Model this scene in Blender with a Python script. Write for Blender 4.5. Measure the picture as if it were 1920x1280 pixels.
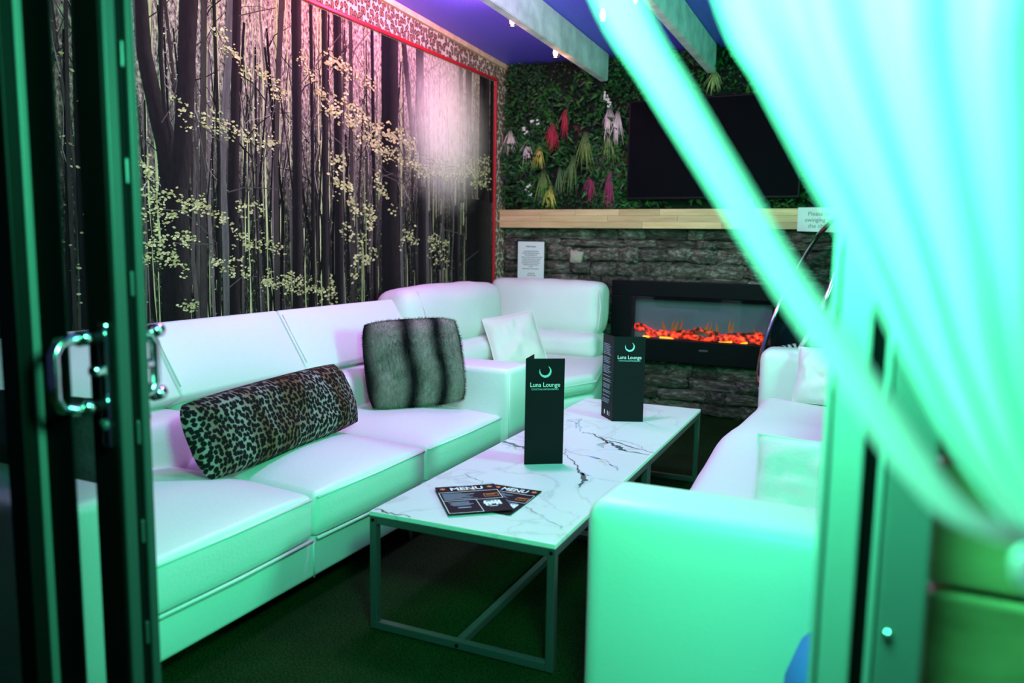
import bpy, bmesh, math, random
from mathutils import Vector, Matrix, noise
random.seed(11)
for _o in list(bpy.data.objects): bpy.data.objects.remove(_o)
scene = bpy.context.scene
COL = scene.collection
PI = math.pi

# ------------------------------------------------------------------ camera
cam_data = bpy.data.cameras.new('camera')
cam = bpy.data.objects.new('camera', cam_data); COL.objects.link(cam)
_f = Vector((-0.42729057, 0.89565153, -0.12341437))
_r = Vector((0.90164012, 0.4322244, 0.01507218))
_u = Vector((-0.06684212, 0.10483515, 0.99224076))
_m = Matrix((( _r.x, _u.x, -_f.x, 0.0), (_r.y, _u.y, -_f.y, 0.0), (_r.z, _u.z, -_f.z, 1.1792), (0, 0, 0, 1)))
cam.matrix_world = _m
cam_data.sensor_width = 36.0
cam_data.lens = 1482.2 / 1920 * 36.0
cam_data.clip_start = 0.02
cam_data.dof.use_dof = True
cam_data.dof.focus_distance = 3.3
cam_data.dof.aperture_fstop = 2.1
scene.camera = cam

# ------------------------------------------------------------------ world, exposure, big lights
world = bpy.data.worlds.new('night'); scene.world = world; world.use_nodes = True
world.node_tree.nodes['Background'].inputs[0].default_value = (0.10, 0.16, 0.42, 1)
world.node_tree.nodes['Background'].inputs[1].default_value = 0.09
vs = scene.view_settings
vs.view_transform = 'Standard'; vs.look = 'None'; vs.gamma = 1.0; vs.use_curve_mapping = False
vs.exposure = 0.0

def lamp(name, kind, loc, color, power, size=0.1, target=None, spot=None, blend=0.5):
    d = bpy.data.lights.new(name, kind); d.color = color; d.energy = power
    if kind == 'AREA': d.shape = 'DISK'; d.size = size
    elif kind in ('POINT', 'SPOT'): d.shadow_soft_size = size
    if kind == 'SPOT': d.spot_size = spot; d.spot_blend = blend
    o = bpy.data.objects.new(name, d); COL.objects.link(o); o.location = loc
    if target is not None:
        o.rotation_euler = (Vector(target) - Vector(loc)).to_track_quat('-Z', 'Y').to_euler()
    return o

GREEN = (0.075, 1.0, 0.47)
lamp('green_door_light', 'POINT', (-0.14, 0.70, 1.52), GREEN, 118, 0.16)
lamp('green_room_light', 'AREA', (1.20, 2.70, 1.62), GREEN, 58, 0.70, target=(-2.0, 4.0, 0.5))
lamp('green_far_fill', 'SPOT', (-0.50, 1.16, 2.38), GREEN, 140, 0.10, target=(-1.15, 5.0, 0.45), spot=0.80, blend=0.6)  # added spot with no known fixture, lifts the green at the far end
lamp('violet_room_light', 'POINT', (-1.35, 2.85, 2.20), (0.88, 0.46, 0.96), 70, 0.10)
lamp('pink_wall_light', 'POINT', (-2.28, 3.30, 2.46), (1.0, 0.11, 0.18), 15, 0.06)
lamp('violet_wall_light', 'POINT', (-2.10, 3.92, 2.505), (1.0, 0.34, 0.80), 24, 0.02)

# ------------------------------------------------------------------ node helpers
MATS = {}
def new_mat(name):
    m = bpy.data.materials.new(name); m.use_nodes = True
    nt = m.node_tree; b = nt.nodes['Principled BSDF']
    MATS[name] = m
    return m, nt, b
def N(nt, typ, **kw):
    n = nt.nodes.new(typ)
    for k, v in kw.items(): setattr(n, k, v)
    return n
def L(nt, a, b): nt.links.new(a, b)
def mat(name, color, rough=0.5, metal=0.0, spec=0.5, emit=None, estr=0.0, bump=0.0, bscale=60.0, vary=0.0, vscale=6.0, trans=0.0, ior=1.45, coat=0.0):
    if name in MATS: return MATS[name]
    m, nt, b = new_mat(name)
    b.inputs['Base Color'].default_value = (*color, 1); b.inputs['Roughness'].default_value = rough
    b.inputs['Metallic'].default_value = metal; b.inputs['Specular IOR Level'].default_value = spec
    b.inputs['Transmission Weight'].default_value = trans; b.inputs['IOR'].default_value = ior
    b.inputs['Coat Weight'].default_value = coat
    if emit:
        b.inputs['Emission Color'].default_value = (*emit, 1); b.inputs['Emission Strength'].default_value = estr
    if bump or vary:
        tc = N(nt, 'ShaderNodeTexCoord')
    if bump:
        nz = N(nt, 'ShaderNodeTexNoise'); nz.inputs['Scale'].default_value = bscale; nz.inputs['Detail'].default_value = 4
        L(nt, tc.outputs['Object'], nz.inputs['Vector'])
        bp = N(nt, 'ShaderNodeBump'); bp.inputs['Strength'].default_value = bump; bp.inputs['Distance'].default_value = 0.01
        L(nt, nz.outputs['Fac'], bp.inputs['Height']); L(nt, bp.outputs['Normal'], b.inputs['Normal'])
    if vary:
        nz = N(nt, 'ShaderNodeTexNoise'); nz.inputs['Scale'].default_value = vscale; nz.inputs['Detail'].default_value = 5
        L(nt, tc.outputs['Object'], nz.inputs['Vector'])
        rp = N(nt, 'ShaderNodeValToRGB')
        rp.color_ramp.elements[0].position = 0.3; rp.color_ramp.elements[1].position = 0.7
        rp.color_ramp.elements[0].color = (*[c * (1 - vary) for c in color], 1)
        rp.color_ramp.elements[1].color = (*[min(1, c * (1 + vary)) for c in color], 1)
        L(nt, nz.outputs['Fac'], rp.inputs['Fac']); L(nt, rp.outputs['Color'], b.inputs['Base Color'])
    return m
def attr_mat(name, rough=0.6, noise_amt=0.0, nscale=(40, 40, 40), spec=0.3):
    m, nt, b = new_mat(name)
    a = N(nt, 'ShaderNodeAttribute', attribute_name='Col')
    b.inputs['Roughness'].default_value = rough; b.inputs['Specular IOR Level'].default_value = spec
    if noise_amt:
        tc = N(nt, 'ShaderNodeTexCoord'); mp = N(nt, 'ShaderNodeMapping'); mp.inputs['Scale'].default_value = nscale
        nz = N(nt, 'ShaderNodeTexNoise'); nz.inputs['Scale'].default_value = 1; nz.inputs['Detail'].default_value = 6; nz.inputs['Roughness'].default_value = 0.7
        L(nt, tc.outputs['Object'], mp.inputs['Vector']); L(nt, mp.outputs['Vector'], nz.inputs['Vector'])
        mr = N(nt, 'ShaderNodeMapRange'); mr.inputs[1].default_value = 0.3; mr.inputs[2].default_value = 0.7
        mr.inputs[3].default_value = 1 - noise_amt; mr.inputs[4].default_value = 1 + noise_amt
        L(nt, nz.outputs['Fac'], mr.inputs[0])
        mx = N(nt, 'ShaderNodeVectorMath', operation='SCALE')
        L(nt, a.outputs['Color'], mx.inputs[0]); L(nt, mr.outputs[0], mx.inputs['Scale']); L(nt, mx.outputs[0], b.inputs['Base Color'])
    else:
        L(nt, a.outputs['Color'], b.inputs['Base Color'])
    return m

# ------------------------------------------------------------------ mesh builder
class MB:
    def __init__(s): s.v = []; s.f = []; s.c = []; s.col = None
    def add(s, verts, faces, col=None):
        o = len(s.v); s.v += [tuple(v) for v in verts]
        s.f += [tuple(i + o for i in f) for f in faces]
        if col is not None or s.c or s.col: 
            while len(s.c) < o: s.c.append((1, 1, 1))
            if callable(col): s.c += [col(v) for v in verts]
            else: s.c += [col or s.col or (1, 1, 1)] * len(verts)
        return s
    def box(s, a, b, col=None):
        (x0, y0, z0), (x1, y1, z1) = a, b
        return s.add([(x0,y0,z0),(x1,y0,z0),(x1,y1,z0),(x0,y1,z0),(x0,y0,z1),(x1,y0,z1),(x1,y1,z1),(x0,y1,z1)],
              [(0,3,2,1),(4,5,6,7),(0,1,5,4),(1,2,6,5),(2,3,7,6),(3,0,4,7)], col)
    def bbox(s, a, b, w=0.004, col=None):
        bm = bmesh.new(); c = [(a[i]+b[i])/2 for i in range(3)]; d = [abs(b[i]-a[i]) for i in range(3)]
        bmesh.ops.create_cube(bm, size=1.0)
        bmesh.ops.scale(bm, vec=d, verts=bm.verts); bmesh.ops.translate(bm, vec=c, verts=bm.verts)
        w = min(w, min(d) * 0.45)
        bmesh.ops.bevel(bm, geom=bm.edges[:], offset=w, segments=2, profile=0.5, affect='EDGES')
        return s.frombm(bm, col)
    def frombm(s, bm, col=None, mx=None):
        if mx is not None: bmesh.ops.transform(bm, matrix=mx, verts=bm.verts)
        bm.verts.index_update()
        s.add([v.co.copy() for v in bm.verts], [[v.index for v in f.verts] for f in bm.faces], col); bm.free(); return s
    def rbox(s, c, half, r, n=(6, 6, 6), puff=(0, 0, 0), mx=None, warp=None, col=None):
        """rounded box, optional crown on each axis"""
        def axis(h, k):
            pts = [-h + r * (1 - math.cos(t)) * 0 - 0 for t in ()]
            edge = [h - r + r * math.sin(a) for a in (PI/8, PI/4, 3*PI/8)]
            inner = [(-1 + 2 * i / k) * (h - r) for i in range(k + 1)]
            return [-h] + [-e for e in reversed(edge)] + inner + edge + [h]
        A = [axis(half[i], n[i]) for i in range(3)]
        idx = {}; V = []; F = []
        def vid(i, j, k):
            key = (i, j, k)
            if key in idx: return idx[key]
            p = [A[0][i], A[1][j], A[2][k]]
            q = [max(-(half[m]-r), min(half[m]-r, p[m])) for m in range(3)]
            d = Vector([p[m]-q[m] for m in range(3)])
            # spread the grid evenly over the rounding
            if d.length > 1e-9: d = d.normalized() * r
            P = [q[m] + d[m] for m in range(3)]
            out = P[:]
            for m in range(3):
                if puff[m]:
                    w = 1.0
                    for t in range(3):
                        if t != m: w *= max(0.0, 1 - abs(P[t] / half[t]) ** 2.6)
                    out[m] += math.copysign(1, P[m]) * abs(P[m] / half[m]) * puff[m] * w
            P = Vector(out)
            if warp: P = warp(P)
            if mx is not None: P = mx @ P
            P = P + Vector(c)
            idx[key] = len(V); V.append(P); return idx[key]
        S = [len(a) - 1 for a in A]
        for a, b, fx in ((0, 1, 2), (1, 2, 0), (2, 0, 1)):
            for side in (0, S[fx]):
                for i in range(S[a]):
                    for j in range(S[b]):
                        q = []
                        for di, dj in ((0,0),(1,0),(1,1),(0,1)):
                            t = [0,0,0]; t[a] = i+di; t[b] = j+dj; t[fx] = side; q.append(vid(*t))
                        F.append(q if side else q[::-1])
        return s.add(V, F, col)
    def tube(s, pts, r, seg=8, closed=False, col=None, caps=True):
        P = [Vector(p) for p in pts]; n = len(P); V = []; F = []
        up = None
        for i in range(n):
            t = (P[(i+1) % n] - P[i-1]) if closed else (P[min(i+1, n-1)] - P[max(i-1, 0)])
            t.normalize()
            if up is None:
                up = Vector((0,0,1)) if abs(t.z) < 0.9 else Vector((1,0,0))
            a = t.cross(up)
            if a.length < 1e-6: a = t.cross(Vector((0,1,0)))
            a.normalize(); up = a.cross(t).normalized()
            rr = r[i] if isinstance(r, (list, tuple)) else r
            for k in range(seg):
                an = 2*PI*k/seg; V.append(P[i] + a*math.cos(an)*rr + up*math.sin(an)*rr)
        for i in range(n if closed else n-1):
            j = (i+1) % n
            for k in range(seg):
                k2 = (k+1) % seg; F.append((i*seg+k, i*seg+k2, j*seg+k2, j*seg+k))
        if not closed and caps:
            F.append(tuple(range(seg-1, -1, -1))); F.append(tuple((n-1)*seg+k for k in range(seg)))
        return s.add(V, F, col)
    def lathe(s, prof, c=(0,0,0), seg=20, mx=None, col=None):
        V = []; F = []
        for r, z in prof:
            for k in range(seg):
                a = 2*PI*k/seg; p = Vector((r*math.cos(a), r*math.sin(a), z))
                if mx is not None: p = mx @ p
                V.append(p + Vector(c))
        for i in range(len(prof)-1):
            for k in range(seg):
                k2 = (k+1) % seg; F.append((i*seg+k, i*seg+k2, (i+1)*seg+k2, (i+1)*seg+k))
        F.append(tuple(range(seg-1, -1, -1))); F.append(tuple((len(prof)-1)*seg+k for k in range(seg)))
        return s.add(V, F, col)
    def prism(s, poly, z0, z1, bev=0.02, seg=3, col=None):
        bm = bmesh.new(); vs_ = [bm.verts.new((x, y, z0)) for x, y in poly]
        f = bm.faces.new(vs_); ex = bmesh.ops.extrude_face_region(bm, geom=[f])
        bmesh.ops.translate(bm, vec=(0,0,z1-z0), verts=[g for g in ex['geom'] if isinstance(g, bmesh.types.BMVert)])
        bmesh.ops.recalc_face_normals(bm, faces=bm.faces)
        bmesh.ops.bevel(bm, geom=bm.edges[:], offset=bev, segments=seg, profile=0.5, affect='EDGES')
        return s.frombm(bm, col)
    def build(s, name, material, parent=None, smooth=False, local=False, **props):
        me = bpy.data.meshes.new(name)
        V = s.v
        if parent is not None and not local:
            inv = WORLD[parent.name].inverted(); V = [tuple(inv @ Vector(v)) for v in s.v]
        me.from_pydata(V, [], s.f); me.update()
        if s.c:
            ca = me.color_attributes.new('Col', 'FLOAT_COLOR', 'POINT')
            while len(s.c) < len(V): s.c.append((1,1,1))
            ca.data.foreach_set('color', [x for c in s.c for x in (c[0], c[1], c[2], 1.0)])
        if smooth:
            me.polygons.foreach_set('use_smooth', [True] * len(me.polygons))
        if material is not None: me.materials.append(material)
        o = bpy.data.objects.new(name, me); COL.objects.link(o)
        if parent is not None: o.parent = parent; WORLD[o.name] = WORLD[parent.name].copy()
        else: WORLD[o.name] = Matrix.Identity(4)
        for k, v in props.items(): o[k] = v
        return o
WORLD = {}
def thing(name, label, category, loc=(0,0,0), mx=None, group=None, kind=None):
    o = bpy.data.objects.new(name, None); COL.objects.link(o); o.empty_display_size = 0.1
    M = (Matrix.Translation(Vector(loc)) @ mx.to_4x4()) if mx is not None else Matrix.Translation(Vector(loc))
    o.matrix_world = M; WORLD[o.name] = M
    if label: o['label'] = label
    if category: o['category'] = category
    if group: o['group'] = group
    if kind: o['kind'] = kind
    return o
def tag(o, label, category=None, group=None, kind=None):
    o['label'] = label
    if category: o['category'] = category
    if group: o['group'] = group
    if kind: o['kind'] = kind
    return o
def structure(o, label=None):
    o['kind'] = 'structure'
    if label: o['label'] = label; o['category'] = o.name.split('_')[0].split('.')[0]
    return o
def share(src, name, parent, mw, **props):
    """another object on the same mesh data, local matrix mw under parent"""
    o = bpy.data.objects.new(name, src); COL.objects.link(o); o.parent = parent; o.matrix_local = mw
    for k, v in props.items(): o[k] = v
    return o
def basis(x, y, z=None):
    x = Vector(x).normalized(); y = Vector(y); y = (y - x * y.dot(x)).normalized(); z = x.cross(y)
    return Matrix(((x.x, y.x, z.x), (x.y, y.y, z.y), (x.z, y.z, z.z)))
def text_mesh(body, size, align='CENTER', bold=0.0, spacing=1.0, shear=0.0):
    cu = bpy.data.curves.new('lettering', 'FONT'); cu.body = body; cu.size = size
    cu.align_x = align; cu.align_y = 'CENTER'; cu.offset = bold; cu.space_character = spacing; cu.shear = shear
    cu.resolution_u = 3
    o = bpy.data.objects.new('lettering', cu); COL.objects.link(o)
    dg = bpy.context.evaluated_depsgraph_get()
    me = bpy.data.meshes.new_from_object(o.evaluated_get(dg))
    V = [v.co.copy() for v in me.vertices]; F = [list(p.vertices) for p in me.polygons]
    bpy.data.objects.remove(o); bpy.data.meshes.remove(me); bpy.data.curves.remove(cu)
    return V, F
def put_text(mb, body, size, pos, mx=None, sx=1.0, sy=1.0, **kw):
    V, F = text_mesh(body, size, **kw)
    V = [Vector((v.x*sx, v.y*sy, 0)) for v in V]
    if mx is not None: V = [mx @ v for v in V]
    mb.add([v + Vector(pos) for v in V], F); return mb
TRUNKS=[([(2.236,2.113,0.0700),(2.248,1.889,0.0700),(2.283,1.734,0.0800),(2.338,1.555,0.1092),(2.370,1.387,0.1352),(2.356,0.795,0.1512)],0),
([(2.479,2.181,0.0952),(2.457,1.933,0.0896),(2.439,1.717,0.0896),(2.411,1.520,0.0952),(2.389,1.389,0.1080)],0),
([(2.340,2.132,0.0208),(2.324,1.905,0.0208),(2.332,1.700,0.0182),(2.360,1.579,0.0162)],0),
([(2.705,2.243,0.0403),(2.681,1.936,0.0403),(2.650,1.705,0.0372),(2.631,1.452,0.0360),(2.637,1.220,0.0403),(2.635,0.769,0.0465)],1),
([(2.746,2.255,0.0512),(2.715,1.760,0.0480),(2.690,1.292,0.0576),(2.677,0.765,0.0640)],0),
([(2.558,2.203,0.0319),(2.523,1.510,0.0290),(2.498,0.781,0.0420)],2),
([(2.611,2.217,0.0180),(2.611,1.922,0.0180),(2.612,1.519,0.0186),(2.584,0.821,0.0248)],0),
([(3.035,2.335,0.0370),(3.000,2.001,0.0324),(2.968,1.554,0.0288),(2.955,0.791,0.0370)],2),
([(3.132,2.362,0.0684),(3.118,1.568,0.0663),(3.100,0.779,0.0780)],0),
([(3.237,2.353,0.0240),(3.234,1.580,0.0246),(3.222,0.769,0.0294)],0),
([(3.342,2.343,0.0420),(3.330,1.589,0.0420),(3.316,0.762,0.0528)],0),
([(3.445,2.330,0.0660),(3.439,1.600,0.0630),(3.432,0.752,0.0736)],0),
([(3.556,2.332,0.0276),(3.554,1.611,0.0329),(3.554,0.742,0.0384)],2),
([(3.922,2.378,0.1696),(3.917,1.647,0.1620),(3.915,1.387,0.1485)],0),
([(3.921,1.403,0.1728),(3.924,1.092,0.1870),(3.939,0.775,0.2016)],0),
([(4.032,1.383,0.0228),(4.037,1.091,0.0290),(4.053,0.767,0.0354)],1),
([(4.065,2.337,0.0504),(4.115,2.042,0.0464),(4.179,1.737,0.0472)],2),
([(4.239,2.345,0.0854),(4.246,2.000,0.0854),(4.258,1.713,0.0793)],2),
([(4.271,1.519,0.0930),(4.272,1.189,0.1008),(4.285,0.819,0.1152)],0),
([(4.328,1.507,0.0252),(4.329,1.190,0.0320),(4.343,0.816,0.0390)],1),
([(3.748,2.351,0.0250),(3.753,1.923,0.0306),(3.761,1.335,0.0306),(3.765,0.787,0.0424)],0),
([(4.746,2.354,0.0504),(4.760,1.906,0.0511),(4.774,1.447,0.0518)],2),
([(4.856,2.359,0.0825),(4.864,1.919,0.0760),(4.879,1.452,0.0770)],0),
([(4.701,1.425,0.0576),(4.705,1.122,0.0648),(4.724,0.795,0.0666)],0),
([(5.090,2.351,0.1520),(5.092,1.911,0.1558),(5.102,1.464,0.1640)],0),
([(5.028,1.479,0.3726),(5.026,1.197,0.3726),(5.043,0.776,0.3772)],0),
([(5.205,2.336,0.0581),(5.208,1.926,0.0588),(5.211,1.469,0.0595)],0),
([(1.972,2.049,0.0420),(1.958,1.454,0.0462),(1.953,0.792,0.0572)],0),
([(1.931,2.037,0.0140),(1.907,1.449,0.0168),(1.900,0.798,0.0189)],2),
]
SPRAYS=[([(2.386,1.730),(2.479,1.669),(2.655,1.672),(2.882,1.618),(2.953,1.638)],70),
([(2.205,1.325),(2.302,1.345),(2.421,1.314),(2.535,1.309)],60),
([(2.203,1.273),(2.298,1.255),(2.379,1.291)],25),
([(2.213,1.179),(2.294,1.170),(2.429,1.171),(2.456,1.160)],45),
([(2.194,1.106),(2.316,1.094),(2.410,1.060)],35),
([(2.594,1.288),(2.654,1.256)],15),
([(2.668,1.209),(2.797,1.150),(3.010,1.133)],40),
([(2.705,1.328),(2.906,1.301)],20),
([(2.555,1.080),(2.694,1.054),(2.759,1.016)],35),
([(2.842,0.976),(3.044,0.982),(3.285,0.918),(3.349,0.872)],70),
([(2.897,1.012),(3.120,0.939)],30),
([(3.307,1.879),(3.480,1.839),(3.666,1.752),(3.817,1.697),(4.091,1.664),(4.334,1.606),(4.742,1.640),(5.171,1.695)],220),
([(3.481,1.935),(3.766,1.808),(4.209,1.740)],90),
([(3.386,1.609),(3.521,1.608)],14),
([(4.333,1.688),(4.741,1.693),(5.195,1.773)],60),
([(4.892,1.599),(5.174,1.582)],25),
([(3.384,1.471),(3.566,1.470)],22),
([(3.517,1.382),(3.761,1.335),(3.709,1.214),(3.609,1.153)],45),
([(3.560,1.095),(3.758,1.093)],20),
([(3.469,1.238),(3.561,1.211)],10),
([(4.032,1.219),(4.210,1.172)],16),
([(4.335,1.190),(4.604,1.175)],22),
([(4.335,1.089),(4.605,1.069)],14),
([(3.373,0.984),(3.393,0.870)],8),
([(2.221,1.490),(2.254,1.400)],18),
([(2.404,0.926),(2.449,0.855)],14),
([(3.558,1.022),(3.596,0.992)],6),
([(2.610,2.054),(2.823,1.895)],35),
([(2.859,1.949),(3.032,1.860)],35),
([(3.151,2.082),(3.308,1.906)],25),
([(3.312,2.116),(3.769,2.012)],40),
([(3.763,1.543),(3.976,1.343)],20)]
TWIGS=[[(3.389,1.717),(3.764,1.573),(4.179,1.497),(4.240,1.484),(4.347,1.524)],
[(3.765,1.662),(3.868,1.582),(4.091,1.538)],
[(2.224,1.294),(2.406,1.292),(2.502,1.228),(2.583,1.161),(2.585,1.080)],
[(2.346,1.159),(2.573,1.154)],
[(2.659,1.384),(2.773,1.415),(2.982,1.417)],
[(2.752,2.155),(2.867,2.203),(2.990,2.251)],
[(2.452,1.687),(2.592,1.618),(2.651,1.580)],
[(2.506,1.640),(2.541,1.444)],
[(3.386,1.567),(3.474,1.520)],
[(2.643,0.960),(2.725,1.005),(2.826,1.007)],
[(3.147,1.930),(3.312,2.090),(3.487,2.261)],
[(3.201,1.707),(3.265,1.846),(3.310,2.011)],
[(3.482,1.990),(3.601,2.205),(3.722,2.316)],
[(2.996,1.878),(2.918,1.671),(2.879,1.545)],
[(2.316,1.636),(2.371,1.707),(2.403,1.817)],
[(3.763,1.529),(3.949,1.574)],
[(4.270,2.163),(4.363,2.244),(4.525,2.342)],
[(4.533,1.261),(4.822,1.231)],
[(4.825,1.048),(5.020,1.121)],
[(2.859,1.972),(2.821,1.824),(2.766,1.675)],
[(3.527,1.970),(3.548,1.807)]]
STRAND_L=[(-0.1720,1.3280),(-0.1360,1.2710),(-0.0990,1.2160),(-0.0630,1.1620),(-0.0260,1.1100),(0.0000,1.0730),(0.0180,1.0530),(0.0340,1.0390),(0.0570,1.0320),(0.0800,1.0320)]
STRAND_R=[(-0.1430,1.3250),(-0.1100,1.2680),(-0.0780,1.2170),(-0.0460,1.1680),(-0.0190,1.1330),(0.0070,1.0960),(0.0250,1.0710),(0.0430,1.0510),(0.0610,1.0430),(0.0790,1.0400)]
MASS_L=[(-0.1050,1.3210),(-0.0810,1.2780),(-0.0490,1.2210),(-0.0190,1.1690),(0.0050,1.1240),(0.0340,1.0720),(0.0530,1.0460),(0.0710,1.0240),(0.0840,1.0150)]

# ------------------------------------------------------------------ materials
leather = mat('white_leather', (0.80, 0.80, 0.80), 0.42, bump=0.10, bscale=90)
leather2 = mat('soft_white_leather', (0.80, 0.79, 0.78), 0.5, bump=0.16, bscale=30)
fabric = mat('white_fabric', (0.80, 0.79, 0.79), 0.85, bump=0.2, bscale=120)
chrome = mat('chrome', (0.85, 0.85, 0.87), 0.12, metal=1.0)
steel = mat('grey_steel', (0.07, 0.08, 0.085), 0.35, metal=0.3)
frame_black = mat('black_frame', (0.005, 0.005, 0.0055), 0.5, spec=0.12)
frame_edge_lit = mat('frame_edge_lit_tone', (0.05, 0.054, 0.056), 0.45, spec=0.35)  # lit edge of the black frame: lamp brightness mixed into the base colour
frame_mid = mat('mid_grey_jamb', (0.13, 0.135, 0.135), 0.5)  # middle step of the same frame, partial light mixed into the base
frame_lit = mat('frame_lit_tone', (0.30, 0.31, 0.31), 0.5, bump=0.05, bscale=200)  # brightest copy of the frame tone, painted lit for jamb faces near the lamp
seal_black = mat('rubber_seal', (0.004, 0.004, 0.005), 0.7, spec=0.08)
paper = mat('white_paper', (0.80, 0.80, 0.80), 0.8)
ink = mat('dark_ink', (0.02, 0.02, 0.02), 0.8)
grey_ink = mat('grey_ink', (0.16, 0.16, 0.17), 0.8)
white_ink = mat('white_ink', (0.85, 0.87, 0.87), 0.7)
pale_ink = mat('pale_blue_ink', (0.28, 0.34, 0.42), 0.7)
orange_ink = mat('orange_ink', (0.75, 0.22, 0.03), 0.7)
moon_ink = mat('silver_blue_ink', (0.35, 0.60, 0.68), 0.6)
card_black = mat('black_card', (0.006, 0.007, 0.010), 0.5, spec=0.15)
beam_paint = mat('painted_beam', (0.62, 0.64, 0.60), 0.7, vary=0.25, vscale=9, bump=0.25, bscale=40)
red_frame = mat('red_frame_paint', (0.50, 0.012, 0.02), 0.4)
pine = mat('pine_trim', (0.72, 0.52, 0.30), 0.6, vary=0.2, vscale=12)
plastic_black = mat('black_plastic', (0.004, 0.0045, 0.006), 0.45, spec=0.15)
tv_glass = mat('dark_screen', (0.002, 0.0025, 0.004), 0.6, spec=0.04)

def glass_mat(name, tint, gloss=0.08, rough=0.0):
    m = bpy.data.materials.new(name); m.use_nodes = True; nt = m.node_tree; MATS[name] = m
    for n in list(nt.nodes): nt.nodes.remove(n)
    out = N(nt, 'ShaderNodeOutputMaterial'); mx = N(nt, 'ShaderNodeMixShader')
    tr = N(nt, 'ShaderNodeBsdfTransparent'); tr.inputs[0].default_value = (*tint, 1)
    gl = N(nt, 'ShaderNodeBsdfGlossy'); gl.inputs[1].default_value = rough
    fr = N(nt, 'ShaderNodeFresnel'); fr.inputs[0].default_value = 1.45
    ge = N(nt, 'ShaderNodeNewGeometry'); iv = N(nt, 'ShaderNodeMath', operation='SUBTRACT'); iv.inputs[0].default_value = 1.0; L(nt, ge.outputs['Backfacing'], iv.inputs[1])
    fm = N(nt, 'ShaderNodeMath', operation='MULTIPLY'); L(nt, fr.outputs[0], fm.inputs[0]); L(nt, iv.outputs[0], fm.inputs[1])
    L(nt, fm.outputs[0], mx.inputs[0]); L(nt, tr.outputs[0], mx.inputs[1]); L(nt, gl.outputs[0], mx.inputs[2]); L(nt, mx.outputs[0], out.inputs[0])
    return m
door_glass = glass_mat('tinted_door_glass', (0.76, 0.79, 0.78))
clear_glass = glass_mat('clear_glass', (0.90, 0.92, 0.92))
acrylic = glass_mat('clear_acrylic', (0.82, 0.88, 0.87))

def floor_material():
    m, nt, b = new_mat('artificial_turf')
    tc = N(nt, 'ShaderNodeTexCoord')
    n1 = N(nt, 'ShaderNodeTexNoise'); n1.inputs['Scale'].default_value = 170; n1.inputs['Detail'].default_value = 3
    n2 = N(nt, 'ShaderNodeTexNoise'); n2.inputs['Scale'].default_value = 7
    L(nt, tc.outputs['Object'], n1.inputs['Vector']); L(nt, tc.outputs['Object'], n2.inputs['Vector'])
    r1 = N(nt, 'ShaderNodeValToRGB'); e = r1.color_ramp.elements
    e[0].position = 0.32; e[0].color = (0.0015, 0.006, 0.0015, 1); e[1].position = 0.72; e[1].color = (0.022, 0.075, 0.014, 1)
    L(nt, n1.outputs['Fac'], r1.inputs['Fac'])
    mx = N(nt, 'ShaderNodeVectorMath', operation='SCALE'); mr = N(nt, 'ShaderNodeMapRange'); mr.inputs[3].default_value = 0.6; mr.inputs[4].default_value = 1.3
    L(nt, n2.outputs['Fac'], mr.inputs[0]); L(nt, r1.outputs['Color'], mx.inputs[0]); L(nt, mr.outputs[0], mx.inputs['Scale'])
    L(nt, mx.outputs[0], b.inputs['Base Color']); b.inputs['Roughness'].default_value = 0.9; b.inputs['Specular IOR Level'].default_value = 0.1
    bp = N(nt, 'ShaderNodeBump'); bp.inputs['Strength'].default_value = 1.0; bp.inputs['Distance'].default_value = 0.02
    L(nt, n1.outputs['Fac'], bp.inputs['Height']); L(nt, bp.outputs['Normal'], b.inputs['Normal'])
    return m
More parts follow.
